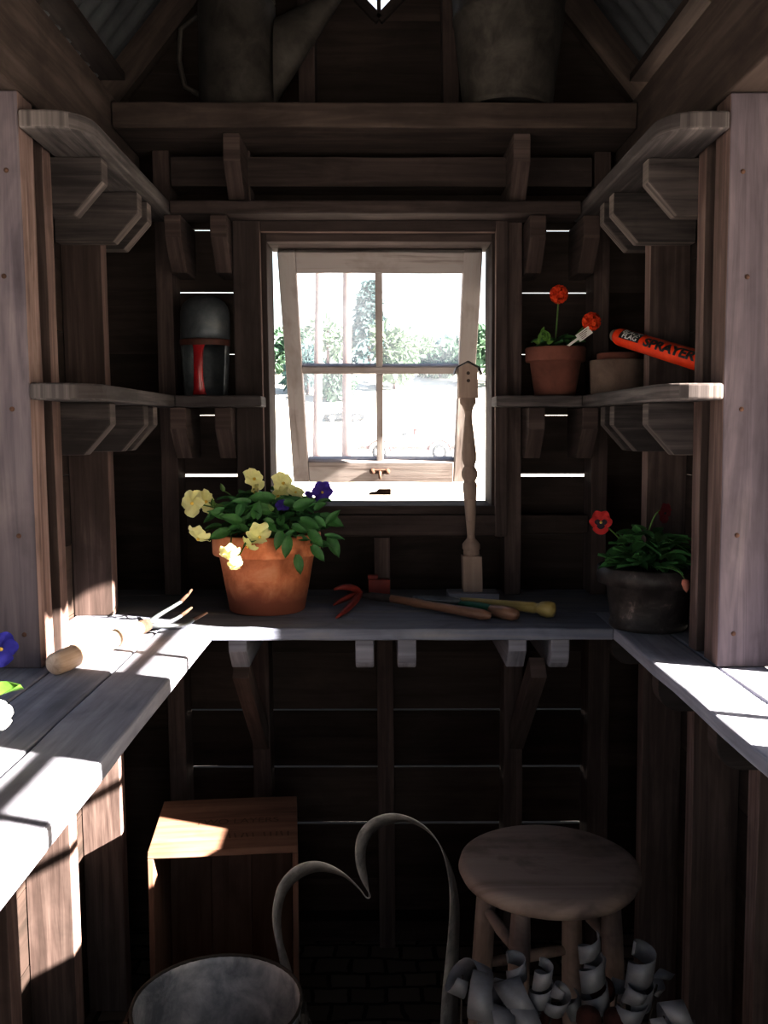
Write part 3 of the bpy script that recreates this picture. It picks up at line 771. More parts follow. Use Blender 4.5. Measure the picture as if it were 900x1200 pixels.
FL = [((226, 590), 2.05, (-.35, -.9, .05), .032, 0, 0), ((240, 588), 2.09, (.75, -.45, .1), .030, .3, .10), ((233, 630), 2.04, (-.25, -.45, -.75), .031, 0, -.35),
      ((297, 562), 2.16, (.5, -.55, .35), .030, .4, .10), ((300, 578), 2.15, (-.7, -.5, .2), .024, 1.2, .1), ((331, 567), 2.17, (.45, -.6, .3), .031, .5, .1), ((327, 582), 2.15, (-.5, -.8, .25), .028, 0, -.1),
      ((304, 628), 2.02, (.25, -.72, -.55), .031, 0, -.30), ((291, 640), 2.02, (-.5, -.5, -.7), .022, 1, -.4), ((270, 651), 1.965, (.15, -.6, -.75), .026, .5, -.4), ((276, 662), 1.96, (.3, -.7, -.5), .019, 0, -.3), ((346, 578), 2.15, (.3, -.5, .6), .024, 0, .1)]
for (pxy, Y, n, sz, roll, op) in FL:
    c = atY(pxy[0], pxy[1], Y)
    f = pansy(t, c, n, sz, 'cream', 'yellow', roll=roll, open_=op)
    stem(f, c - V(n).normalized()*.004, B+V((rp.uniform(-.06, .06)+(c.x-B.x)*.3, rp.uniform(-.05, .03), .19)), sag=.012)
for (pxy, Y, n, sz, roll) in (((378, 577), 2.14, (-.1, -.95, .1), .027, 0), ((331, 593), 2.06, (.1, -.8, .5), .017, 1), ((362, 580), 2.12, (.3, -.6, .6), .012, 0)):
    c = atY(pxy[0], pxy[1], Y); f = pansy(t, c, n, sz, 'purple', 'yellow' if sz > .02 else 'purple', roll=roll)
    stem(f, c - V(n).normalized()*.004, B+V((.05, -.02, .19)), sag=.01)
for (pxy, Y) in (((262, 575), 2.14), ((304, 583), 2.08), ((250, 593), 2.1), ((320, 598), 2.02)):     # buds
    c = atY(pxy[0], pxy[1], Y); m_ = MB(); m_.lathe([(.0001, .02), (.004, .013), (.006, .005), (.004, 0), (.0001, -.002)], c, axis=(rp.uniform(-.6, .2), -.3, .8), segs=8)
    b_ = m_.build('bud', M['stem'], parent=t); stem(b_, c, B+V(((c.x-B.x)*.4, 0, .2)), sag=.014)

# -- orange geranium on the right shelf
B = V((.4365, 2.332, MS))
t = thing('potted_geranium', B, 'small terracotta pot with orange geranium blooms on the shelf right of the window', 'potted plant')
pot(t, B, .050, .073, .118, .036, .005, 'terracotta_dull'); soil(t, B, .064, .104)
foliage(t, B+V((.0, 0, .110)), .060, .055, .045, 60, .030, .024, ['leaf_dark', 'leaf'], rp, stems=6)
def pompom(parent, c, r, mt, n=26):
    m_ = MB(); c = V(c)
    for i in range(n):
        z = 1-2*(i+.5)/n; a = i*2.39996; q = math.sqrt(1-z*z)
        d = V((q*math.cos(a), q*math.sin(a), z)); nn, u, s = frame(d)
        for k in range(4):
            aa = k*PI/2+i; dd = (u*math.cos(aa)+s*math.sin(aa))
            petal(m_, c + d*r*.72, (dd+d*.35).normalized(), d, r*.52, r*.52, .2, .5)
    m_.lathe([(.0001, r*.7), (r*.5, r*.5), (r*.7, 0), (r*.5, -r*.5), (.0001, -r*.7)], c, segs=12)
    return m_.build('flower', M[mt], parent=parent)
c = atY(655, 345, 2.31); f = pompom(t, c, .021, 'orange'); stem(f, c, atY(651, 400, 2.33), .0022, 0, 'stem')
c = atY(693, 377, 2.27); f = pompom(t, c, .021, 'orange'); stem(f, c, B+V((.02, 0, .105)), .002, .01)
m_ = MB()
for i in range(14): leafblade(m_, atY(637+R.uniform(-7, 7), 398+R.uniform(-7, 6), 2.28), (R.uniform(-1, 1), -.3, R.uniform(.1, 1)), V((0, -1, .3)), .018, .010)
m_.build('foliage', M['leaf_light'], parent=t)
p0, p1 = atY(677, 397, 2.262), atY(692, 386, 2.262)
m_ = MB(); d = (p1-p0).normalized(); m_.beam(p0, p1, .020, .0012, d.cross(V((0, 1, 0))).normalized(), V((0, 1, 0)))
tg = m_.build('plant_tag', M['label_white'], parent=t)
m_ = MB(); m_.beam(p0 - d*.045, p0 + d*.002, .006, .001, d.cross(V((0, 1, 0))).normalized(), V((0, 1, 0))); m_.build('stake', M['label_white'], parent=tg)
m_ = MB(); q = d.cross(V((0, 1, 0))).normalized()
for k in range(4): m_.beam(p0.lerp(p1, .2) + q*(.006-.004*k) - V((0, .001, 0)), p0.lerp(p1, .85-.1*k) + q*(.006-.004*k) - V((0, .001, 0)), .0012, .0003, q, V((0, 1, 0)))
m_.build('print', M['faded_ink'], parent=tg)

# -- low grey clay pot with a smaller one nested in it
B = V((.570, 2.245, MS))
t = thing('clay_pot', B, 'low wide brown-grey clay pot propping the orange sprayer on the shelf', 'pot')
m_ = MB(); m_.lathe([(.0001, 0), (.060, 0), (.0635, .004), (.067, .078), (.066, .081), (.059, .081), (.056, .012), (.0001, .012)], B, segs=44); m_.build('pot', M['clay_grey'], parent=t)
B2 = B + V((.0, .004, .0125))
m_ = MB(); m_.lathe([(.0001, 0), (.030, 0), (.040, .055), (.048, .056), (.050, .084), (.045, .086), (.042, .078), (.028, .012), (.0001, .012)], B2, segs=36)
tag(m_.build('clay_pot', M['terracotta_dull']), 'small reddish clay pot nested inside the low grey pot on the right shelf', 'pot')

# -- orange pump sprayer lying across the nested pots
A0, A1 = atY(721, 393, 2.20), atY(836, 428, 1.812)
A1.x = min(A1.x, .655)
ax = (A1-A0).normalized(); ln = (A1-A0).length; rs = .0205
t = thing('sprayer', A1, 'orange cylinder hand sprayer with black lettering, resting on the low pot', 'sprayer')
m_ = MB(); m_.lathe([(.0001, .010), (rs*.55, .010), (rs*.6, .014), (rs*.86, .018), (rs*.96, .024), (rs, .034), (rs, ln-.012), (rs*1.05, ln-.010), (rs*1.05, ln-.002), (rs*.9, ln), (.0001, ln)], A0, axis=ax, segs=40)
m_.build('tank', M['sprayer'], parent=t)
m_ = MB(); m_.lathe([(.0001, -.004), (.0125, -.004), (.0145, .0), (.0145, .008), (.011, .0125)], A0, axis=ax, segs=24); m_.build('end_cap', M['clay_grey'], parent=t)
view = (CAM - (A0+A1)/2); vn = (view - ax*view.dot(ax)).normalized()
vu = ax.cross(vn).normalized()
if vu.z < 0: vu = -vu
def wrap(name, txt, size, s0, t0, mt, rad, bold=0.0, sx=1.0, shear=0.0):
    """lettering laid round the cylinder: s along the axis, t round it (0 faces the aisle, + up)"""
    cu = bpy.data.curves.new('txt', 'FONT'); cu.body = txt; cu.size = size; cu.offset = bold; cu.shear = shear
    ob = bpy.data.objects.new('txt', cu); C.objects.link(ob)
    bpy.context.view_layer.update()
    me = bpy.data.meshes.new_from_object(ob.evaluated_get(bpy.context.evaluated_depsgraph_get()))
    bpy.data.objects.remove(ob); 
    bm = bmesh.new(); bm.from_mesh(me)
    for _ in range(3):
        es = [e for e in bm.edges if e.calc_length() > .004]
        if es: bmesh.ops.subdivide_edges(bm, edges=es, cuts=1); bmesh.ops.triangulate(bm, faces=bm.faces[:])
    for v in bm.verts:
        s_, t_ = v.co.x*sx + s0, v.co.y + t0
        th_ = t_/rad
        v.co = A0 + ax*s_ + (vn*math.cos(th_) + vu*math.sin(th_))*rad - ORG[t]
    bm.to_mesh(me); bm.free(); me.name = name; me.materials.clear(); me.materials.append(M[mt])
    o = bpy.data.objects.new(name, me); C.objects.link(o); o.parent = t; ORG[o] = ORG[t]
    return o
# black label patch
m_ = MB(); rows = []
for i in range(9):
    th_ = (-.1 + 1.25*i/8)
    rows.append([A0 + ax*s_ + (vn*math.cos(th_)+vu*math.sin(th_))*(rs+.0004) for s_ in (.055, .095, .145)])
m_.grid(rows); m_.build('label_patch', M['ink'], parent=t)
wrap('lettering', 'BLACK', .015, .060, .0125, 'label_white', rs+.0009, .0002, 1.75)
wrap('lettering', 'FLAG', .015, .068, .0005, 'label_white', rs+.0009, .0004, 1.95)
wrap('lettering', 'SPRAYER', .0270, .168, -.003, 'ink', rs+.0006, .0012, 1.90)

# -- dark pot of red pansies
B = V((.577, 1.975, CT+.0005))
t = thing('potted_pansies', B, 'dark grimy pot of red pansies on the right end of the back counter', 'potted plant')
m_ = MB(); m_.lathe([(.0001, 0), (.078, 0), (.081, .004), (.082, .012), (.078, .016), (.090, .092), (.107, .096), (.110, .112), (.108, .130), (.102, .133), (.096, .126), (.08, .07), (.0001, .07)], B, segs=48); m_.build('pot', M['dark_pot'], parent=t)
soil(t, B, .098, .118)
foliage(t, B+V((-.005, -.01, .140)), .092, .075, .082, 150, .042, .026, ['leaf', 'leaf_dark', 'leaf'], rp)
c = atY(704, 612, 1.93); f = pansy(t, c, (-.15, -.95, -.05), .026, 'red', 'yellow', blotch='black'); stem(f, c, B+V((-.03, 0, .14)), .0016, .01)
c = atY(778, 601, 1.95); f = pansy(t, c, (.55, -.75, -.2), .023, 'maroon', 'black', open_=.1); stem(f, c+V((-.004, 0, .006)), atY(760, 622, 1.95), .0018, .012)
c = atY(803, 683, 1.86); m_ = MB(); m_.lathe([(.0001, .026), (.006, .019), (.009, .008), (.007, 0), (.0001, -.002)], c+V((0, 0, .006)), axis=(.1, -.1, -1), segs=10)
f = m_.build('bud', M['pink'], parent=t); stem(f, c+V((0, 0, .006)), atY(782, 664, 1.88), .0014, .008)

# -- pansies at the left edge on the outer sill
B = V((-.640, 1.20, CT+.0005))
t = thing('potted_pansies', B, 'blue and white pansies with sunlit green leaves at the near end of the left counter', 'potted plant')
pot(t, B, .05, .07, .085, .03, .005, 'terracotta_dull'); soil(t, B, .06, .072)
foliage(t, B+V((.0, 0, .085)), .075, .07, .05, 50, .045, .022, ['leaf', 'leaf_dark'], rp)
m_ = MB()
lb, lt_ = atY(-52, 830, 1.165), atY(24, 802, 1.165)
leafblade(m_, lb, (lt_-lb), V((.1, -.5, 1)), (lt_-lb).length, .042, bend=-.10)
leafblade(m_, atY(-48, 818, 1.15), lt_-lb+V((0, -.02, -.01)), V((0, -.6, 1)), .055, .03, bend=-.1)
m_.tube([B+V((0, 0, .08)), B.lerp(lb, .6)+V((0, 0, .05)), lb], .002, 6)
m_.build('foliage', M['leaf_light'], parent=t)
c = atY(1, 761, 1.30); f = pansy(t, c, (.35, -.85, .3), .026, 'blue', 'yellow'); stem(f, c, B+V((.01, 0, .08)), sag=.01)
c = atY(-3, 838, 1.16); f = pansy(t, c, (.5, -.5, .5), .022, 'white', 'yellow'); stem(f, c, B+V((.03, 0, .085)), sag=.02)

# ------------------------------------------------------------------ tools
def lathe_between(mb, p0, p1, prof, segs=20, mi=0):
    p0, p1 = V(p0), V(p1); L = (p1-p0).length
    mb.lathe([(r, h*L) for r, h in prof], p0, axis=p1-p0, segs=segs, mi=mi)
# three-tined hand fork, left counter
butt, fer = V((-.5555, 1.575, CT+.021)), V((-.4785, 1.873, CT+.022))
t = thing('hand_fork', butt, 'three-tined hand fork with wooden handle lying on the sunny left counter', 'garden tool')
m_ = MB(); lathe_between(m_, butt, fer, [(.0001, 0), (.014, .004), (.0195, .03), (.0205, .12), (.018, .35), (.0185, .6), (.016, .85), (.0135, .97), (.013, 1)]); m_.build('handle', M['handle_pale'], parent=t)
m_ = MB(); d = (fer-butt).normalized(); lathe_between(m_, fer-d*.012, fer+d*.022, [(.0142, 0), (.0145, .4), (.0125, 1), (.006, 1.02)]); m_.build('ferrule', M['rust'], parent=t)
hd = fer + d*.022
for (px, py, Y, rad) in ((225, 691, 2.03, 0), (225, 712, 2.00, 1), (243, 718, 1.985, 2)):
    tip = atY(px, py, Y); pts = []
    off = V((.018*(rad-1), -.004*(rad-1), 0))
    for i in range(9):
        k = i/8; p = hd.lerp(tip, k) + off*math.sin(PI*min(1, k*1.3))*.9; p.z -= .012*math.sin(PI*k); pts.append(p)
    m_ = MB(); m_.tube(pts, [.0055, .0055, .005, .005, .0046, .0044, .004, .0034, .002], 8)
    tn = m_.build('tine', M['steel'], parent=t)
    m_ = MB(); m_.tube([pts[-3]+V((0, -.0004, .0004)), pts[-2]+V((0, -.0004, .0004)), pts[-1]+V((0, -.0004, .0004))], [.0045, .0038, .0024], 8); m_.build('rust_tip', M['rust'], parent=tn)

# red claw cultivator
h0, h1 = atZ(433, 697, CT+.018), atZ(576, 722, CT+.0125)
t = thing('hand_cultivator', h1, 'red three-clawed hand cultivator with a long brown handle on the back counter', 'garden tool')
f1 = h0.lerp(h1, .17)
m_ = MB(); lathe_between(m_, f1, h1, [(.0088, 0), (.0095, .02), (.0098, .22), (.0118, .30), (.0095, .36), (.0105, .55), (.0122, .82), (.0120, .93), (.008, .985), (.0001, 1)]); m_.build('handle', M['handle'], parent=t)
m_ = MB(); lathe_between(m_, h0-V((.025, 0, 0)), f1+(h1-f1)*.03, [(.006, 0), (.0075, .25), (.0096, .4), (.0100, 1)]); m_.build('ferrule', M['dark_pot'], parent=t)
hubp = h0 - V((.022, 0, -.004))
t1, t2, t3 = atY(391, 691, 2.19), atZ(391, 709, CT+.010), atZ(394, 724, CT+.006)
for tip, mid in ((t1, atY(412, 683, 2.19)), (t2, atY(411, 697, (hubp.y+t2.y)/2)), (t3, atY(413, 712, (hubp.y+t3.y)/2))):
    mid.z = max(mid.z, CT+.012); pp = []
    for k in range(8):
        s_ = k/7; pp.append(hubp*(1-s_)**2 + mid*2*s_*(1-s_)*1.0 + tip*s_*s_)
    m_ = MB(); m_.tube(pp, [.0075, .0085, .0088, .0085, .0078, .0068, .005, .0022], 8); m_.build('claw', M['red_paint'], parent=t)
# trowel, green neck
g0, g1 = atZ(546, 709, CT+.016), atZ(607, 721, CT+.0155)
t = thing('trowel', g1, 'hand trowel with green neck and stubby brown grip beside the baluster base', 'garden tool')
dd = (g1-g0).normalized()
m_ = MB(); lathe_between(m_, g0.lerp(g1, .45), g1, [(.010, 0), (.0130, .15), (.0152, .5), (.0152, .8), (.010, .97), (.0001, 1)]); m_.build('grip', M['handle'], parent=t)
m_ = MB(); lathe_between(m_, g0-dd*.02, g0.lerp(g1, .5), [(.006, 0), (.010, .25), (.0125, .6), (.0125, 1)]); m_.build('neck', M['tool_green'], parent=t)
b1, b0 = g0 - dd*.018, atZ(484, 703, CT+.012)
bd = (b0-b1).normalized(); side = bd.cross(V((0, 0, 1))).normalized(); rows = []
for i in range(9):
    k = i/8; w = .030*(1-(max(0, k-.45)/.55)**2.2)**.5 if k > .0 else .012
    w = max(w*(.45+.55*min(1, k*3)), .001)
    rows.append([b1.lerp(b0, k) + side*(w*q) + V((0, 0, .012*q*q - .003)) for q in (-1, -.5, 0, .5, 1)])
m_ = MB(); m_.grid(rows); m_.build('blade', M['steel'], parent=t, solid=.0016)
# bamboo-handled weeder
y0, y1 = atZ(540, 703, CT+.016), atZ(651, 715, CT+.0185)
t = thing('hand_weeder', y1, 'small hand tool with a yellow knobbed handle behind the trowel', 'garden tool')
m_ = MB(); lathe_between(m_, y0, y1, [(.006, 0), (.0075, .1), (.0105, .45), (.0125, .72), (.0135, .78), (.0115, .80), (.0115, .83), (.0165, .86), (.0190, .92), (.0165, .98), (.0001, 1)]); m_.build('handle', M['bamboo'], parent=t)
e = (y0-y1).normalized()
for k in (-1, 0, 1):
    m_ = MB(); s_ = V((e.y, -e.x, 0))*k
    m_.tube([y0, y0+e*.02+s_*.008, y0+e*.045+s_*.012+V((0, 0, -.003)), y0+e*.062+s_*.012+V((0, 0, -.012))], [.004, .0035, .003, .0015], 8); m_.build('prong', M['label_white'] if k else M['steel'], parent=t)

# small wood block leaning at the wall and one on the sill
c = atZ(443, 691, CT); c.y = 2.336; c.x = atY(443, 691, 2.336).x
m_ = MB(); m_.box((c.x-.024, c.y-.012, CT+.0005), (c.x+.030, c.y+.010, CT+.045), axis=0); m_.box((c.x-.026, c.y-.010, CT+.0455), (c.x+.0, c.y+.008, CT+.056), axis=0)
tag(m_.build('wood_block', M['red_paint'], bevel=.002), 'small reddish block against the wall below the window, behind the red claw', 'block')
c = atZ(446, 580, Z0w+.0005)
m_ = MB(); p = [(c.x-.034, c.y, Z0w+.0005), (c.x+.030, c.y, Z0w+.0005), (c.x+.030, c.y, Z0w+.017), (c.x-.006, c.y, Z0w+.017), (c.x-.012, c.y, Z0w+.010), (c.x-.034, c.y, Z0w+.006)]
m_.prism(p, (0, .02, 0), along=(1, 0, 0))
tag(m_.build('window_catch', M['rust']), 'small rusty catch lying on the bright window sill', 'catch')

# -- turned baluster made into a tiny birdhouse
c = V((.2335, 2.305, CT))
t = thing('baluster_birdhouse', c, 'turned wooden baluster with a tiny roofed birdhouse top, standing on a block', 'ornament')
m_ = MB(); m_.box((.172, 2.262, CT+.0005), (.296, 2.335, CT+.020), axis=0); m_.build('base', M['counter'], parent=t, bevel=.002)
TOP = V((.2165, 2.305, 1.53)); BOT = V((.234, 2.305, CT+.0205))
d = (TOP-BOT).normalized(); Lb = (TOP-BOT).length
def zf(py): return (693.0-py)/(693.0-425.0)*Lb
def sq(mb, h0_, h1_, w):
    mb.beam(BOT+d*h0_, BOT+d*h1_, w, w, V((1, 0, 0)), V((0, 1, 0)))
m_ = MB(); sq(m_, 0, zf(651), .0475)
px2 = lambda w: w*2.32/1100/2
pr = [(651, 18), (649.5, 19), (647, 19), (645, 18), (643, 21), (638, 21), (634, 15), (631, 9.5), (627, 9), (610, 11.5), (585, 14.5), (572, 16.5), (568, 17), (566, 15), (564, 12.5), (562, 15), (558, 18.5), (554, 19), (550, 16), (547, 12), (544, 13.5), (540, 16.5), (532, 17), (520, 14.5), (500, 10.5), (488, 8), (483, 9), (477, 14), (474, 18.5), (470, 18.5), (467, 17)]
m_.lathe([(px2(w), zf(y)) for y, w in pr], BOT, axis=d, segs=28)
m_.build('spindle', M['baluster'], parent=t, bevel=.0015)
m_ = MB(); w = .023; hA, hB, hC = zf(468), zf(434), zf(428)
O = BOT
P = [O+d*hA+V((-w, -w, 0)), O+d*hA+V((w, -w, 0)), O+d*hB+V((w, -w, 0)), O+d*hC+V((0, -w, 0)), O+d*hB+V((-w, -w, 0))]
m_.prism(P, (0, 2*w, 0), along=(0, 0, 1)); hs = m_.build('house', M['baluster'], parent=t)
for py in (440, 448.5):
    m_ = MB(); m_.lathe([(.0001, 0), (.0042, 0)], O+d*zf(py)+V((0, -w-.0006, 0)), axis=(0, -1, 0), segs=14); m_.build('hole', M['hole'], parent=hs)
for s in (-1, 1):
    m_ = MB(); a = O+d*(hC+.003); e_ = O+d*(hB-.016)+V((s*.0335, 0, 0)); k_ = O+d*(hB+.001)+V((s*.027, 0, 0))
    for q0, q1 in ((a, k_), (k_, e_)):
        q = (q1-q0).normalized(); m_.beam(q0, q1, .055, .003, V((0, 1, 0)), q.cross(V((0, 1, 0))))
    m_.build('roof', M['dark_pot'], parent=t)

# -- metal scoop standing on the left back shelf
cx, cy, z0 = -.4255, 2.345, MS
t = thing('metal_scoop', (cx, cy, z0), 'dark metal scoop with a red handle standing upright on the left shelf', 'scoop')
Hs, rx_, ry_ = .243, .060, .052
def shell(a0, a1, zs, fn):
    m_ = MB(); rows = []
    for z in zs:
        k = fn(z); rows.append([V((cx + rx_*k*math.cos(a), cy + ry_*k*math.sin(a), z0+z)) for a in [a0+(a1-a0)*i/20 for i in range(21)]])
    m_.grid(rows); return m_
full = lambda z: (.86+.14*min(1, z/.13)) if z < .19 else max(.0, 1-(max(0, z-.19)/.0535)**2.6)**.42*.999+.001
shell(-.5, PI+.5, [.001, .03, .07, .11, .15], full).build('trough', M['scoop'], parent=t, solid=.0016)
shell(PI, 2*PI, [.132, .16, .19, .205, .218, .228, .236, .241, .2434], full).build('hood', M['scoop'], parent=t, solid=.0016)
shell(0, PI, [.15, .19, .205, .218, .228, .236, .241, .2434], full).build('hood', M['scoop'], parent=t, solid=.0016)
shell(PI+.1, 2*PI-.1, [.122, .126, .134, .137], lambda z: full(z)*1.03).build('band', M['band_red'], parent=t, solid=.003)
m_ = MB(); rows = []
for z, w in ((.002, .017), (.02, .0135), (.05, .0115), (.09, .0115), (.115, .013), (.128, .017)):
    rows.append([V((cx-.008+w*math.cos(a), cy-.045-.012*math.sin(PI*z/.13)+.006*math.sin(a), z0+z)) for a in [2*PI*i/16 for i in range(17)]])
m_.grid(rows); m_.build('handle', M['scoop_red'], parent=t)

# ------------------------------------------------------------------ loft: watering can, bucket
c = V((-.330, 2.300, LT+.0005))
t = thing('watering_can', c, 'old dark metal watering can with long spout on the loft shelf', 'watering can')
m_ = MB(); m_.lathe([(.0001, .001), (.091, .001), (.093, .004), (.091, .008), (.0905, .25), (.088, .256), (.0001, .262)], c, segs=44); m_.build('body', M['galv_dark'], parent=t)
YSp = c.y-.012; m_ = MB(); rows = []
for i in range(10):
    k = i/9*.93; b_ = atY(322+(414.5-322)*k, 124+(-23-124)*k, YSp); u_ = atY(322+(414.5-322)*k, 22+(-23-22)*k, YSp)
    m0 = (b_+u_)/2; hv = (u_-b_)/2; ww = .030*(1-k)+.011
    rows.append([m0 + hv*math.cos(a) + V((0, ww*math.sin(a), 0)) for a in [2*PI*j/24 for j in range(25)]])
e = (V(rows[-1][0])+V(rows[-1][12]))/2
m_.grid(rows); sp_ = m_.build('spout', M['galv_dark'], parent=t)
dr_ = V((.7, 0, .75)).normalized()
m_ = MB(); m_.lathe([(.012, -.01), (.018, .012), (.036, .045), (.037, .05), (.0001, .056)], e, axis=dr_, segs=24); m_.build('rose', M['galv_dark'], parent=t)
m_ = MB(); m_.tube([c+V((-.089, 0, .05)), c+V((-.125, 0, .07)), c+V((-.138, 0, .13)), c+V((-.132, 0, .2)), c+V((-.088, 0, .235))], .006, 8); m_.build('handle', M['galv_dark'], parent=t)
m_ = MB(); m_.tube([c+V((-.06, 0, .256)), c+V((-.05, 0, .32)), c+V((.02, 0, .345)), c+V((.075, 0, .31)), c+V((.085, 0, .256))], .006, 8); m_.build('handle', M['galv_dark'], parent=t)
c = V((.302, 2.262, LT+.0005))
t = thing('bucket', c, 'dented galvanised bucket standing on the loft shelf under the roof', 'bucket')
m_ = MB(); m_.lathe([(.0001, .006), (.098, .006), (.100, .001), (.103, .001), (.104, .012), (.126, .198), (.129, .202), (.129, .212), (.127, .216), (.133, .278), (.136, .281), (.136, .287), (.131, .287), (.124, .215), (.1, .014), (.0001, .013)], c, segs=48); m_.build('body', M['galv_dark'], parent=t)
m_ = MB(); m_.tube([c+V((.134*math.cos(a), -.03*math.sin(a), .28+.10*math.sin(a))) for a in [PI*i/14 for i in range(15)]], .0035, 8); m_.build('handle', M['galv_dark'], parent=t)

# ------------------------------------------------------------------ floor things
# stool
c = V((.2885, 1.525, 0)); SZ = .642
t = thing('stool', c, 'round pale wooden stool with worn seat below the right end of the back counter', 'stool')
m_ = MB(); rr = .1525
prof = [(.0001, SZ-.034), (rr-.018, SZ-.034), (rr-.006, SZ-.029), (rr, SZ-.017), (rr-.003, SZ-.006), (rr-.012, SZ-.001), (rr-.03, SZ), (.0001, SZ-.001)]
n0 = len(m_.v); m_.lathe(prof, c, segs=64)
# straight grain across the seat
for i in range(len(m_.f)):
    m_.uv[i] = tuple((m_.v[j].x*1.0, m_.v[j].y+m_.v[j].z) for j in m_.f[i])
m_.build('seat', M['stool'], parent=t)
legs = []
for a in (4.12, 5.72, 2.68, 1.0):
    top = c + V((.108*math.cos(a), .108*math.sin(a), SZ-.034)); bot = c + V((.140*math.cos(a), .140*math.sin(a), 0.0))
    m_ = MB(); lathe_between(m_, bot, top, [(.0001, 0), (.0135, .001), (.017, .3), (.019, .6), (.0175, .9), (.015, 1)]); m_.build('leg', M['stool'], parent=t); legs.append((bot, top))
for i, j, k in ((0, 1, .42), (2, 3, .70), (0, 2, .87), (1, 3, .87)):
    a, b_ = legs[i][0].lerp(legs[i][1], k), legs[j][0].lerp(legs[j][1], k)
    m_ = MB(); lathe_between(m_, a, b_, [(.007, 0), (.009, .2), (.011, .5), (.009, .8), (.007, 1)]); m_.build('rung', M['stool'], parent=t)

# wooden crate on end
cz, cw, cdp = .484, .314, .27
oc = V((-.483, 1.893, 0)); ang = math.radians(5.5)
ux, uy = V((math.cos(ang), math.sin(ang), 0)), V((-math.sin(ang), math.cos(ang), 0))
t = thing('wooden_crate', oc, 'reddish-brown wooden crate standing on end, open to the front, on the floor', 'crate')
def cb(nm, x0, x1, y0, y1, z0_, z1_, axis, mt='crate'):
    m_ = MB(); a = oc+ux*x0+uy*y0; w_, d_, h_ = x1-x0, y1-y0, z1_-z0_
    c_ = oc + ux*((x0+x1)/2)+uy*((y0+y1)/2)+V((0, 0, (z0_+z1_)/2))
    ax_ = [ux, uy, V((0, 0, 1))]; dim = [w_, d_, h_]; o_ = [i for i in range(3) if i != axis]
    m_.beam(c_-ax_[axis]*dim[axis]/2, c_+ax_[axis]*dim[axis]/2, dim[o_[0]], dim[o_[1]], ax_[o_[0]], ax_[o_[1]], seg=4, jit=.0006)
    return m_.build(nm, M[mt], parent=t, bevel=.0015)
tp = cb('end_board', 0, cw, 0, cdp, cz-.016, cz, 0)
cb('end_board', 0, cw, 0, cdp, 0.001, .017, 0)
for x0 in (0, cw-.012): cb('side_board', x0, x0+.012, .0, cdp, .018, cz-.0165, 2)
for k in range(3): cb('bottom_board', .0125+k*(cw-.025)/3, .0115+(k+1)*(cw-.025)/3, cdp-.010, cdp-.001, .018, cz-.0165, 2)
def flat_text(parent, txt, size, o, u_, v_, mt, name, bold=0, sx=1.0):
    cu = bpy.data.curves.new('txt', 'FONT'); cu.body = txt; cu.size = size; cu.offset = bold
    ob = bpy.data.objects.new('txt', cu); C.objects.link(ob); bpy.context.view_layer.update()
    me = bpy.data.meshes.new_from_object(ob.evaluated_get(bpy.context.evaluated_depsgraph_get())); bpy.data.objects.remove(ob)
    for v in me.vertices: v.co = o + u_*v.co.x*sx + v_*v.co.y - ORG[parent]
    me.materials.clear(); me.materials.append(M[mt]); me.name = name
    o2 = bpy.data.objects.new(name, me); C.objects.link(o2); o2.parent = parent; ORG[o2] = ORG[parent]
flat_text(tp, 'TWO LAYERS', .036, oc+ux*.085+uy*.125+V((0, 0, cz+.0006)), ux, uy, 'faded_ink', 'lettering', 0, .86)
m_ = MB()
for k in range(11):
    if k != 5: 
        a = oc+ux*(.168+.0125*k)+uy*.052+V((0, 0, cz+.0005)); m_.beam(a, a+uy*.020+ux*R.uniform(-.004, .004), .0035, .0006, ux, V((0, 0, 1)))
m_.build('worn_print', M['faded_ink'], parent=tp)

# galvanised bucket in front of the crate
c = V((-.279, 1.545, 0)); bz = .378; rb = .1465
t = thing('bucket', c, 'large open galvanised bucket on the floor in front of the crate', 'bucket')
m_ = MB(); m_.lathe([(.0001, .004), (.105, .004), (.107, .0005), (.112, .0005), (.113, .012), (rb-.004, bz-.012), (rb-.001, bz-.010), (rb+.0015, bz-.004), (rb, bz), (rb-.003, bz-.001), (rb-.006, bz-.014), (.108, .016), (.0001, .012)], c, segs=64); m_.build('body', M['galv'], parent=t)
m_ = MB(); pts = [c+V(((rb-.001)*math.cos(a), (rb-.001)*math.sin(a), bz-.001)) for a in [2*PI*i/48 for i in range(49)]]; m_.tube(pts, .0032, 6); m_.build('rim', M['rust'] if False else M['galv_dark'], parent=t)
for s, mt in ((-1, 'rust'), (1, 'galv_dark')):
    a = c + V((s*(rb+.003), -.02*(s < 0), bz-.030))
    m_ = MB(); m_.box(a+V((-.004, -.017, -.018)), a+V((.004, .017, .018)), axis=2); m_.lathe([(.0001, .007), (.009, .006), (.011, -.002)], a+V((s*.002, 0, 0)), axis=(s, 0, 0), segs=14); m_.build('ear', M[mt], parent=t, bevel=.002)
m_ = MB(); pts = []
for i in range(21):
    a = PI*i/20; pts.append(c + V(((rb+.014)*math.cos(a), -.01-(.0+.125)*math.sin(a), bz-.03-.155*math.sin(a))))
m_.tube(pts, .0028, 8); m_.build('handle', M['galv_dark'], parent=t)

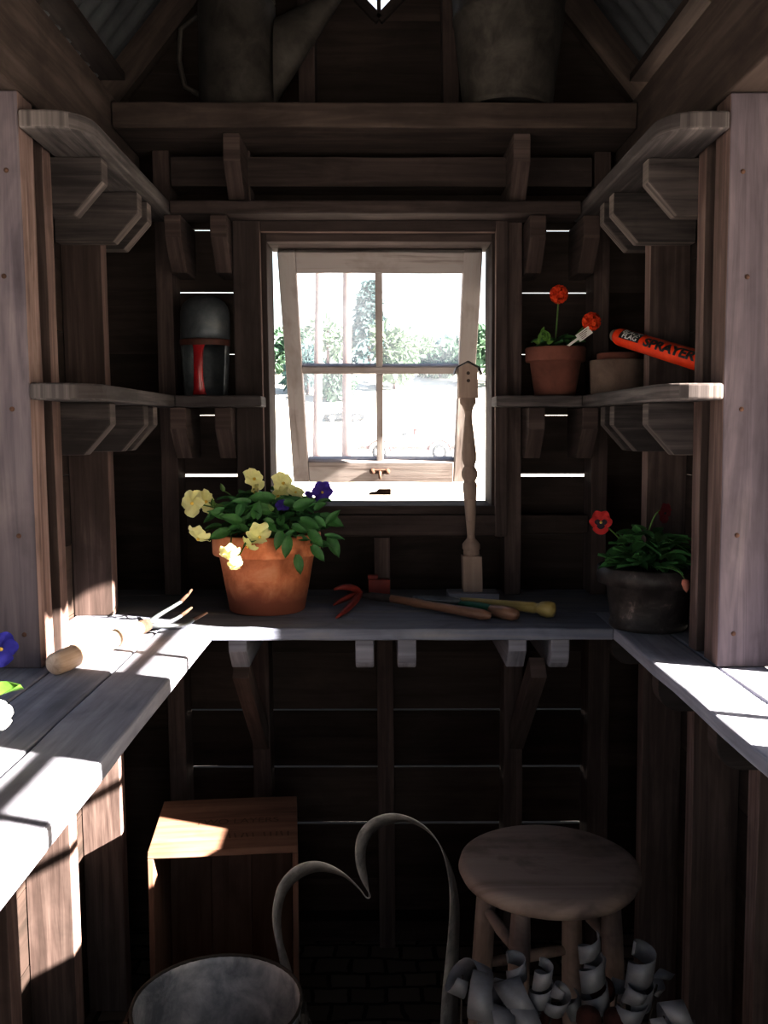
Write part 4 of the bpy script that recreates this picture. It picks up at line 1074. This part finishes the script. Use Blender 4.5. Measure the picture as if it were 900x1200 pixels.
# heart of bent metal band standing on the floor
def zpt(q, Y):                       # crop (150,900)-(540,1200) at 2.3077x
    return atY(150+q[0]/2.3077, 900+q[1]/2.3077, Y)
Lf = [((418, 560), (446, 566)), ((408, 505), (436, 528)), ((393, 430), (419, 472)), ((393, 372), (413, 405)), ((410, 312), (425, 345)), ((450, 268), (457, 304)), ((500, 252), (502, 282)), ((548, 263), (546, 282)), ((592, 291), (588, 296)), ((628, 328), (624, 326)), ((645, 351), (641, 346))]
Rt = [((655, 344), (651, 348)), ((630, 300), (648, 305)), ((616, 250), (641, 250)), ((618, 195), (646, 206)), ((638, 157), (667, 172)), ((672, 132), (702, 152)), ((716, 123), (746, 145)), ((766, 135), (790, 158)), ((812, 166), (830, 190)), ((846, 215), (862, 242)), ((864, 280), (884, 302)), ((871, 350), (895, 372)), ((867, 440), (895, 455)), ((858, 530), (892, 545)), ((850, 610), (892, 625)), ((845, 692), (890, 700))]
rows = []
def dens(P):
    out = []
    for i in range(len(P)-1):
        p0 = P[max(i-1, 0)]; p1 = P[i]; p2 = P[i+1]; p3 = P[min(i+2, len(P)-1)]
        for k in range(5):
            s_ = k/5; r = []
            for e in (0, 1):
                r.append(tuple(.5*(2*p1[e][c_]+(p2[e][c_]-p0[e][c_])*s_+(2*p0[e][c_]-5*p1[e][c_]+4*p2[e][c_]-p3[e][c_])*s_*s_+(3*p1[e][c_]-3*p2[e][c_]+p3[e][c_]-p0[e][c_])*s_**3) for c_ in (0, 1)))
            out.append(tuple(r))
    out.append(P[-1]); return out
YH = 1.735
for a, b_ in dens(Lf + Rt): rows.append([zpt(a, YH-.022), zpt(b_, YH+.022)])
def legdown(r, tx):
    a, b_ = r; out = []
    for k in (.25, .5, .75, 1): 
        out.append([V((a.x+(tx-a.x)*k**1.3, a.y, a.z+(.002-a.z)*k)), V((b_.x+(tx-b_.x)*k**1.3, b_.y, b_.z+(.002-b_.z)*k))])
    return out
rows = list(reversed(legdown(rows[0], -.02))) + rows + legdown(rows[-1], -.012)
m_ = MB(); m_.grid(rows)
tag(m_.build('heart_hoop', M['hoop'], solid=.002), 'tall heart bent from a flat grey metal band, standing between bucket and stool', 'ornament', )

# curled metal strips on wire stems (two rusty pails hold them, below the picture)
def curl(parent, p, d, r, pitch, turns, w, ph, mi='curl', taper=.5):
    p, d = V(p), V(d).normalized(); X = d.orthogonal().normalized(); Y = d.cross(X); rows = []
    n = int(turns*16)+1
    for i in range(n):
        a = ph + 2*PI*turns*i/(n-1); k = i/(n-1); rr_ = r*(1-taper*k)
        c_ = p + d*(pitch*turns*k) + (X*math.cos(a)+Y*math.sin(a))*rr_
        ww = w*math.sin(PI*min(1, .12+.8*k))**.6
        rows.append([c_ - d*ww*.5, c_, c_ + d*ww*.5])
    m_ = MB(); m_.grid(rows); return m_.build('curl', M[mi], parent=parent, solid=.0012)
def bouquet(name_loc, lab, curls, mids):
    c = V(name_loc)
    t = thing('curled_metal_flowers', c, lab, 'ornament', 'curled metal flowers in front of the stool')
    m_ = MB(); m_.lathe([(.0001, .002), (.040, .002), (.050, .12), (.053, .122), (.050, .124), (.047, .12), (.038, .01), (.0001, .01)], c, segs=28); m_.build('tin', M['rust'], parent=t)
    for (px, py, Y, d, r, pitch, turns, w, ph, tp_) in curls:
        p = atY(px, py, Y); o = curl(t, p, d, r, pitch, turns, w, ph, taper=tp_)
        m2 = MB(); m2.tube([p+V(d).normalized()*.01, (p+c)/2+V((0, 0, .03)), c+V((R.uniform(-.02, .02), R.uniform(-.02, .02), .02))], .0016, 6); m2.build('wire', M['galv_dark'], parent=o)
    for (px, py, Y, r) in mids:
        p = atY(px, py, Y); m2 = MB(); 
        m2.lathe([(.0001, r), (r*.6, r*.8), (r, .1*r), (r*.8, -.6*r), (.0001, -r)], p, axis=(.2, -.5, .8), segs=16)
        o = m2.build('seed_head', M['brown_head'], parent=t)
        m3 = MB(); m3.tube([p, (p+c)/2, c+V((0, 0, .02))], .002, 6); m3.build('wire', M['galv_dark'], parent=o)
YC = 1.30
bouquet((.125, YC+.03, 0), 'cluster of curled grey metal strips in front of the stool, beside the heart hoop', [
    (535, 1140, YC+.02, (.9, .1, -.5), .030, .040, 1.1, .034, 2.0, .2), (558, 1166, YC, (.9, -.2, -.15), .034, .035, .9, .040, .6, .1),
    (585, 1178, YC, (.8, -.1, .35), .030, .045, 1.0, .042, 3.6, .1), (607, 1150, YC+.02, (-.1, .1, 1), .016, .030, 1.3, .026, 1.0, .2),
    (632, 1178, YC-.01, (.1, -.1, 1), .018, .030, 2.2, .030, .4, .45), (650, 1180, YC-.02, (.3, -.2, .9), .016, .028, 1.2, .028, 2.6, .2),
    (600, 1196, YC-.02, (.9, 0, .1), .028, .040, 1.0, .036, 5.0, .2), (572, 1198, YC-.03, (.8, 0, -.2), .026, .03, .9, .034, 4.2, .1)], [(645, 1196, YC, .018)])
bouquet((.315, YC-.02, 0), 'cluster of curled silver-grey metal strips with dry brown heads, front right of the stool', [
    (700, 1190, YC, (-.12, .05, 1), .021, .040, 2.9, .034, .3, .25), (694, 1168, YC+.03, (.1, .1, 1), .018, .034, 1.6, .028, 2.4, .2),
    (746, 1172, YC-.02, (.12, 0, 1), .022, .042, 1.9, .040, 3.3, .3), (734, 1196, YC-.03, (.3, -.1, .9), .020, .034, 1.5, .034, 1.2, .2),
    (770, 1192, YC-.05, (.9, -.2, .25), .020, .030, 1.4, .034, 1.8, .2), (765, 1160, YC+.04, (.6, .2, .6), .012, .03, 1.2, .018, 4.0, .2), (682, 1196, YC+.02, (-.4, 0, .8), .017, .03, 1.3, .028, 4.4, .2),
    (720, 1170, YC+.03, (.3, .1, .7), .015, .03, 1.1, .024, 5.3, .2)], [(705, 1160, YC+.02, .021), (722, 1196, YC-.03, .019), (690, 1194, YC-.04, .019)])

# ------------------------------------------------------------------ outdoors, seen through the window
ro = random.Random(5)
def trunk(px, Yd, r, lab, lean_):
    x = (px-443)/FPX*Yd; z = hill(x, Yd)-.05; m_ = MB()
    m_.tube([(x+lean_*k*.02, Yd, z+k) for k in range(0, 19, 2)], [r*(1-.022*k) for k in range(0, 19, 2)], 12)
    t = thing('pine_tree', (x, Yd, z), lab, 'tree', 'two tall pines')
    m_.build('trunk', M['bark'], parent=t)
    m_ = MB()
    for k in range(26):
        a = ro.uniform(0, 2*PI); zz = z+15+ro.uniform(0, 5); d = V((math.cos(a), math.sin(a), .3))
        leafblade(m_, V((x, Yd, zz)), d, V((0, 0, 1)), ro.uniform(.25, .42), .3)
    m_.build('crown', M['tree_green'], parent=t)
trunk(371, 26, .125, 'slender bare pine trunk outside, left one of the two behind the window', 1)
trunk(406, 27, .145, 'slightly thicker pine trunk outside, nearer the middle bar of the window', .4)
def tree(px, Yd, h, w, mt, lab, conif=False, n=420, ls=.55):
    x = (px-443)/FPX*Yd; z = hill(x, Yd)-.2
    t = thing('tree', (x, Yd, z), lab, 'tree', 'trees on the slope beyond the field')
    m_ = MB(); m_.tube([(x, Yd, z), (x, Yd, z+h*.5), (x, Yd, z+h*.9)], [w*.05+.06, w*.035+.04, .03], 8); m_.build('trunk', M['bark'], parent=t)
    m_ = MB()
    blobs = [(ro.uniform(-1, 1), ro.uniform(-1, 1), ro.uniform(.15, .95), ro.uniform(.25, .5)) for _ in range(9)]
    for i in range(n):
        if conif:
            k = ro.random()**.7; rad = w*(1-k)*(.55+.45*abs(math.sin(k*17)))*ro.uniform(.3, 1); a = ro.uniform(0, 2*PI)
            p = V((x+rad*math.cos(a), Yd+rad*math.sin(a), z+h*(.06+.94*k))); d = V((math.cos(a), math.sin(a), -.3))
        else:
            bx, by, bz_, br_ = ro.choice(blobs); q = V((ro.gauss(0, 1), ro.gauss(0, 1), ro.gauss(0, 1))).normalized()
            p = V((x+w*(bx*.55+q.x*br_), Yd+w*(by*.5+q.y*br_), z+h*.15+h*.8*min(1, max(0, bz_*.75+q.z*br_*.45)))); d = q
        leafblade(m_, p, d+V((0, 0, ro.uniform(-.4, .4))), V((ro.uniform(-1, 1), -1, 1)), ls*ro.uniform(.7, 1.6), ls*ro.uniform(.6, 1.1))
    m_.build('crown', M[mt], parent=t)
tree(433, 84, 8.0, 2.2, 'tree_blue', 'tall bluish conifer outside beside the middle bar of the window', True, 700, .7)
tree(361, 72, 4.6, 1.6, 'tree_blue', 'round bushy tree outside at the left of the upper left pane')
tree(396, 70, 2.6, 1.2, 'tree_green', 'small bush outside between the two pine trunks')
tree(385, 97, 5.5, 2.6, 'tree_pale', 'pale hazy tree outside behind the pine trunks')
tree(462, 74, 5.6, 2.0, 'tree_pale', 'pale leafy tree outside just right of the middle window bar')
tree(490, 93, 4.0, 2.6, 'tree_pale', 'broad pale tree outside in the upper right pane')
tree(516, 79, 3.6, 2.0, 'tree_green', 'low green tree outside in the upper right pane, nearer the corner')
tree(541, 89, 3.6, 2.0, 'tree_green', 'dense green tree outside at the right edge of the upper right pane')
tree(520, 118, 5.2, 4.2, 'tree_blue', 'distant blue-grey tree outside above the low green ones')
tree(570, 75, 6.0, 2.0, 'tree_green', 'leafy tree outside seen in the gap right of the sash')
tree(335, 82, 5.0, 2.0, 'tree_green', 'leafy tree outside seen in the gap left of the sash')

def vehicle(px, Yd, sc, colbody, coltop, lab, flip=1, name='pickup_truck'):
    x0 = (px-443)/FPX*Yd; z0_ = hill(x0, Yd)
    t = thing(name, (x0, Yd, z0_), lab, 'car')
    def P(u, z): return V((x0+flip*u*sc, Yd, z0_+z*sc))
    def arch(cx_, r): return [(cx_-r*math.cos(a), .42+r*math.sin(a)) for a in [PI*i/8 for i in range(9)]]
    prof = [(-.95, .42)] + arch(0, .44) + arch(2.75, .44) + [(3.75, .45), (3.8, .80), (3.7, .95), (3.6, 1.12), (1.9, 1.12), (.5, 1.10), (-.5, 1.02), (-.95, .90)]
    m_ = MB(); m_.prism([P(u, z) for u, z in prof], (0, 1.65*sc, 0), along=(1, 0, 0)); bo = m_.build('body', M[coltop], parent=t, bevel=.05*sc, segs=3)
    m_ = MB(); m_.box(P(-.9, .50)-V((0, .012, 0)), P(-.48, .66), axis=0); m_.box(P(.48, .46)-V((0, .012, 0)), P(2.27, .64), axis=0); m_.box(P(3.22, .5)-V((0, .012, 0)), P(3.78, .66), axis=0); m_.build('stripe', M[colbody], parent=bo)
    for cx_ in (0, 2.75):
        m_ = MB(); m_.lathe([(.0001, 0), (.2*sc, 0), (.22*sc, .02*sc), (.33*sc, .02*sc), (.36*sc, -.03*sc), (.36*sc, -.2*sc), (.0001, -.2*sc)], P(cx_, .36)-V((0, .0, 0)), axis=(0, -1, 0), segs=28)
        w_ = m_.build('wheel', M['tyre'], parent=t)
        m_ = MB(); m_.lathe([(.0001, .05*sc), (.1*sc, .05*sc), (.2*sc, .01*sc)], P(cx_, .36)-V((0, .0, 0)), axis=(0, -1, 0), segs=20); m_.build('hub', M['car_white'], parent=w_)
        m_ = MB(); m_.tube([P(u, z)-V((0, .02, 0)) for u, z in [(cx_-.50*math.cos(a), .40+.50*math.sin(a)) for a in [PI*i/12 for i in range(13)]]], .045*sc, 8); m_.build('fender', M[colbody], parent=bo)
    m_ = MB()
    for u0, z0__, u1, z1__ in ((.75, 1.1, 1.15, 1.62), (1.15, 1.62, 2.2, 1.64), (2.2, 1.64, 2.35, 1.12)):
        for dy in (.1, 1.5): m_.tube([P(u0, z0__)+V((0, dy*sc, 0)), P(u1, z1__)+V((0, dy*sc, 0))], .04*sc, 8)
    m_.build('cab_frame', M[coltop], parent=t)
    m_ = MB(); m_.box(P(1.17, 1.60)+V((0, .06*sc, 0)), P(2.2, 1.68)+V((0, 1.55*sc, 0)), axis=0); m_.build('roof', M[coltop], parent=t, bevel=.03*sc)
    m_ = MB(); m_.box(P(1.0, 1.1)+V((0, -.14*sc, 0)), P(1.22, 1.24)+V((0, -.04*sc, 0)), axis=0); m_.build('mirror', M['car_grey'], parent=t)
    m_ = MB(); m_.box(P(1.55, 1.1)+V((0, .5*sc, 0)), P(1.75, 1.45)+V((0, 1.0*sc, 0)), axis=2); m_.build('seat', M[colbody], parent=t, bevel=.05*sc)
    m_ = MB(); m_.box(P(-1.02, .45)+V((0, 0, 0)), P(-.94, .60)+V((0, 1.6*sc, 0)), axis=1); m_.box(P(3.78, .45), P(3.86, .60)+V((0, 1.6*sc, 0)), axis=1); m_.build('bumper', M['car_grey'], parent=t)
vehicle(445, 39.5, .92, 'car_red', 'car_white', 'pale red and white pickup parked outside, seen through the lower panes')
vehicle(389, 63, .58, 'car_grey', 'car_grey', 'small dark car far outside between the pine trunks', name='car')

# ------------------------------------------------------------------ light
w = bpy.data.worlds.new('sky'); S.world = w; w.use_nodes = True
nt = w.node_tree; bg = nt.nodes['Background']
sky = nt.nodes.new('ShaderNodeTexSky'); sky.sky_type = 'NISHITA'; sky.sun_disc = False
sd = V((1, -.40, .545)).normalized()
sky.sun_elevation = math.asin(sd.z); sky.sun_rotation = math.atan2(sd.x, sd.y); sky.air_density = 1.2; sky.dust_density = 2.5
sky_gain = N(nt, 'ShaderNodeVectorMath', operation='SCALE'); nt.links.new(sky.outputs[0], sky_gain.inputs[0]); sky_gain.inputs['Scale'].default_value = 0.19
tcw = N(nt, 'ShaderNodeTexCoord'); spw = N(nt, 'ShaderNodeSeparateXYZ'); nt.links.new(tcw.outputs['Generated'], spw.inputs[0])
hz_ = math_(nt, 'MULTIPLY', math_(nt, 'POWER', 2.718, math_(nt, 'MULTIPLY', math_(nt, 'ABSOLUTE', spw.outputs[2]), -5.0)), 1.5)   # bright summer haze low over the horizon
hzc = N(nt, 'ShaderNodeCombineXYZ'); nt.links.new(hz_, hzc.inputs[0]); nt.links.new(hz_, hzc.inputs[1]); nt.links.new(math_(nt, 'MULTIPLY', hz_, 1.06), hzc.inputs[2])
ad = N(nt, 'ShaderNodeVectorMath', operation='ADD'); nt.links.new(sky_gain.outputs[0], ad.inputs[0]); nt.links.new(hzc.outputs[0], ad.inputs[1])
nt.links.new(ad.outputs[0], bg.inputs[0]); bg.inputs[1].default_value = 1.0
sl = bpy.data.lights.new('sun', 'SUN'); sl.energy = 48; sl.angle = math.radians(.55); sl.color = (1, .93, .82)
so = bpy.data.objects.new('sun', sl); C.objects.link(so); so.rotation_euler = sd.to_track_quat('Z', 'Y').to_euler(); so.location = (6, -3, 6)

S.view_settings.view_transform = 'Standard'; S.view_settings.look = 'None'
S.view_settings.exposure = 0.85; S.view_settings.gamma = 0.79
S.cycles.use_denoising = True
S.cycles.max_bounces = 10; S.cycles.diffuse_bounces = 6; S.cycles.transparent_max_bounces = 12
S.cycles.sample_clamp_indirect = 6
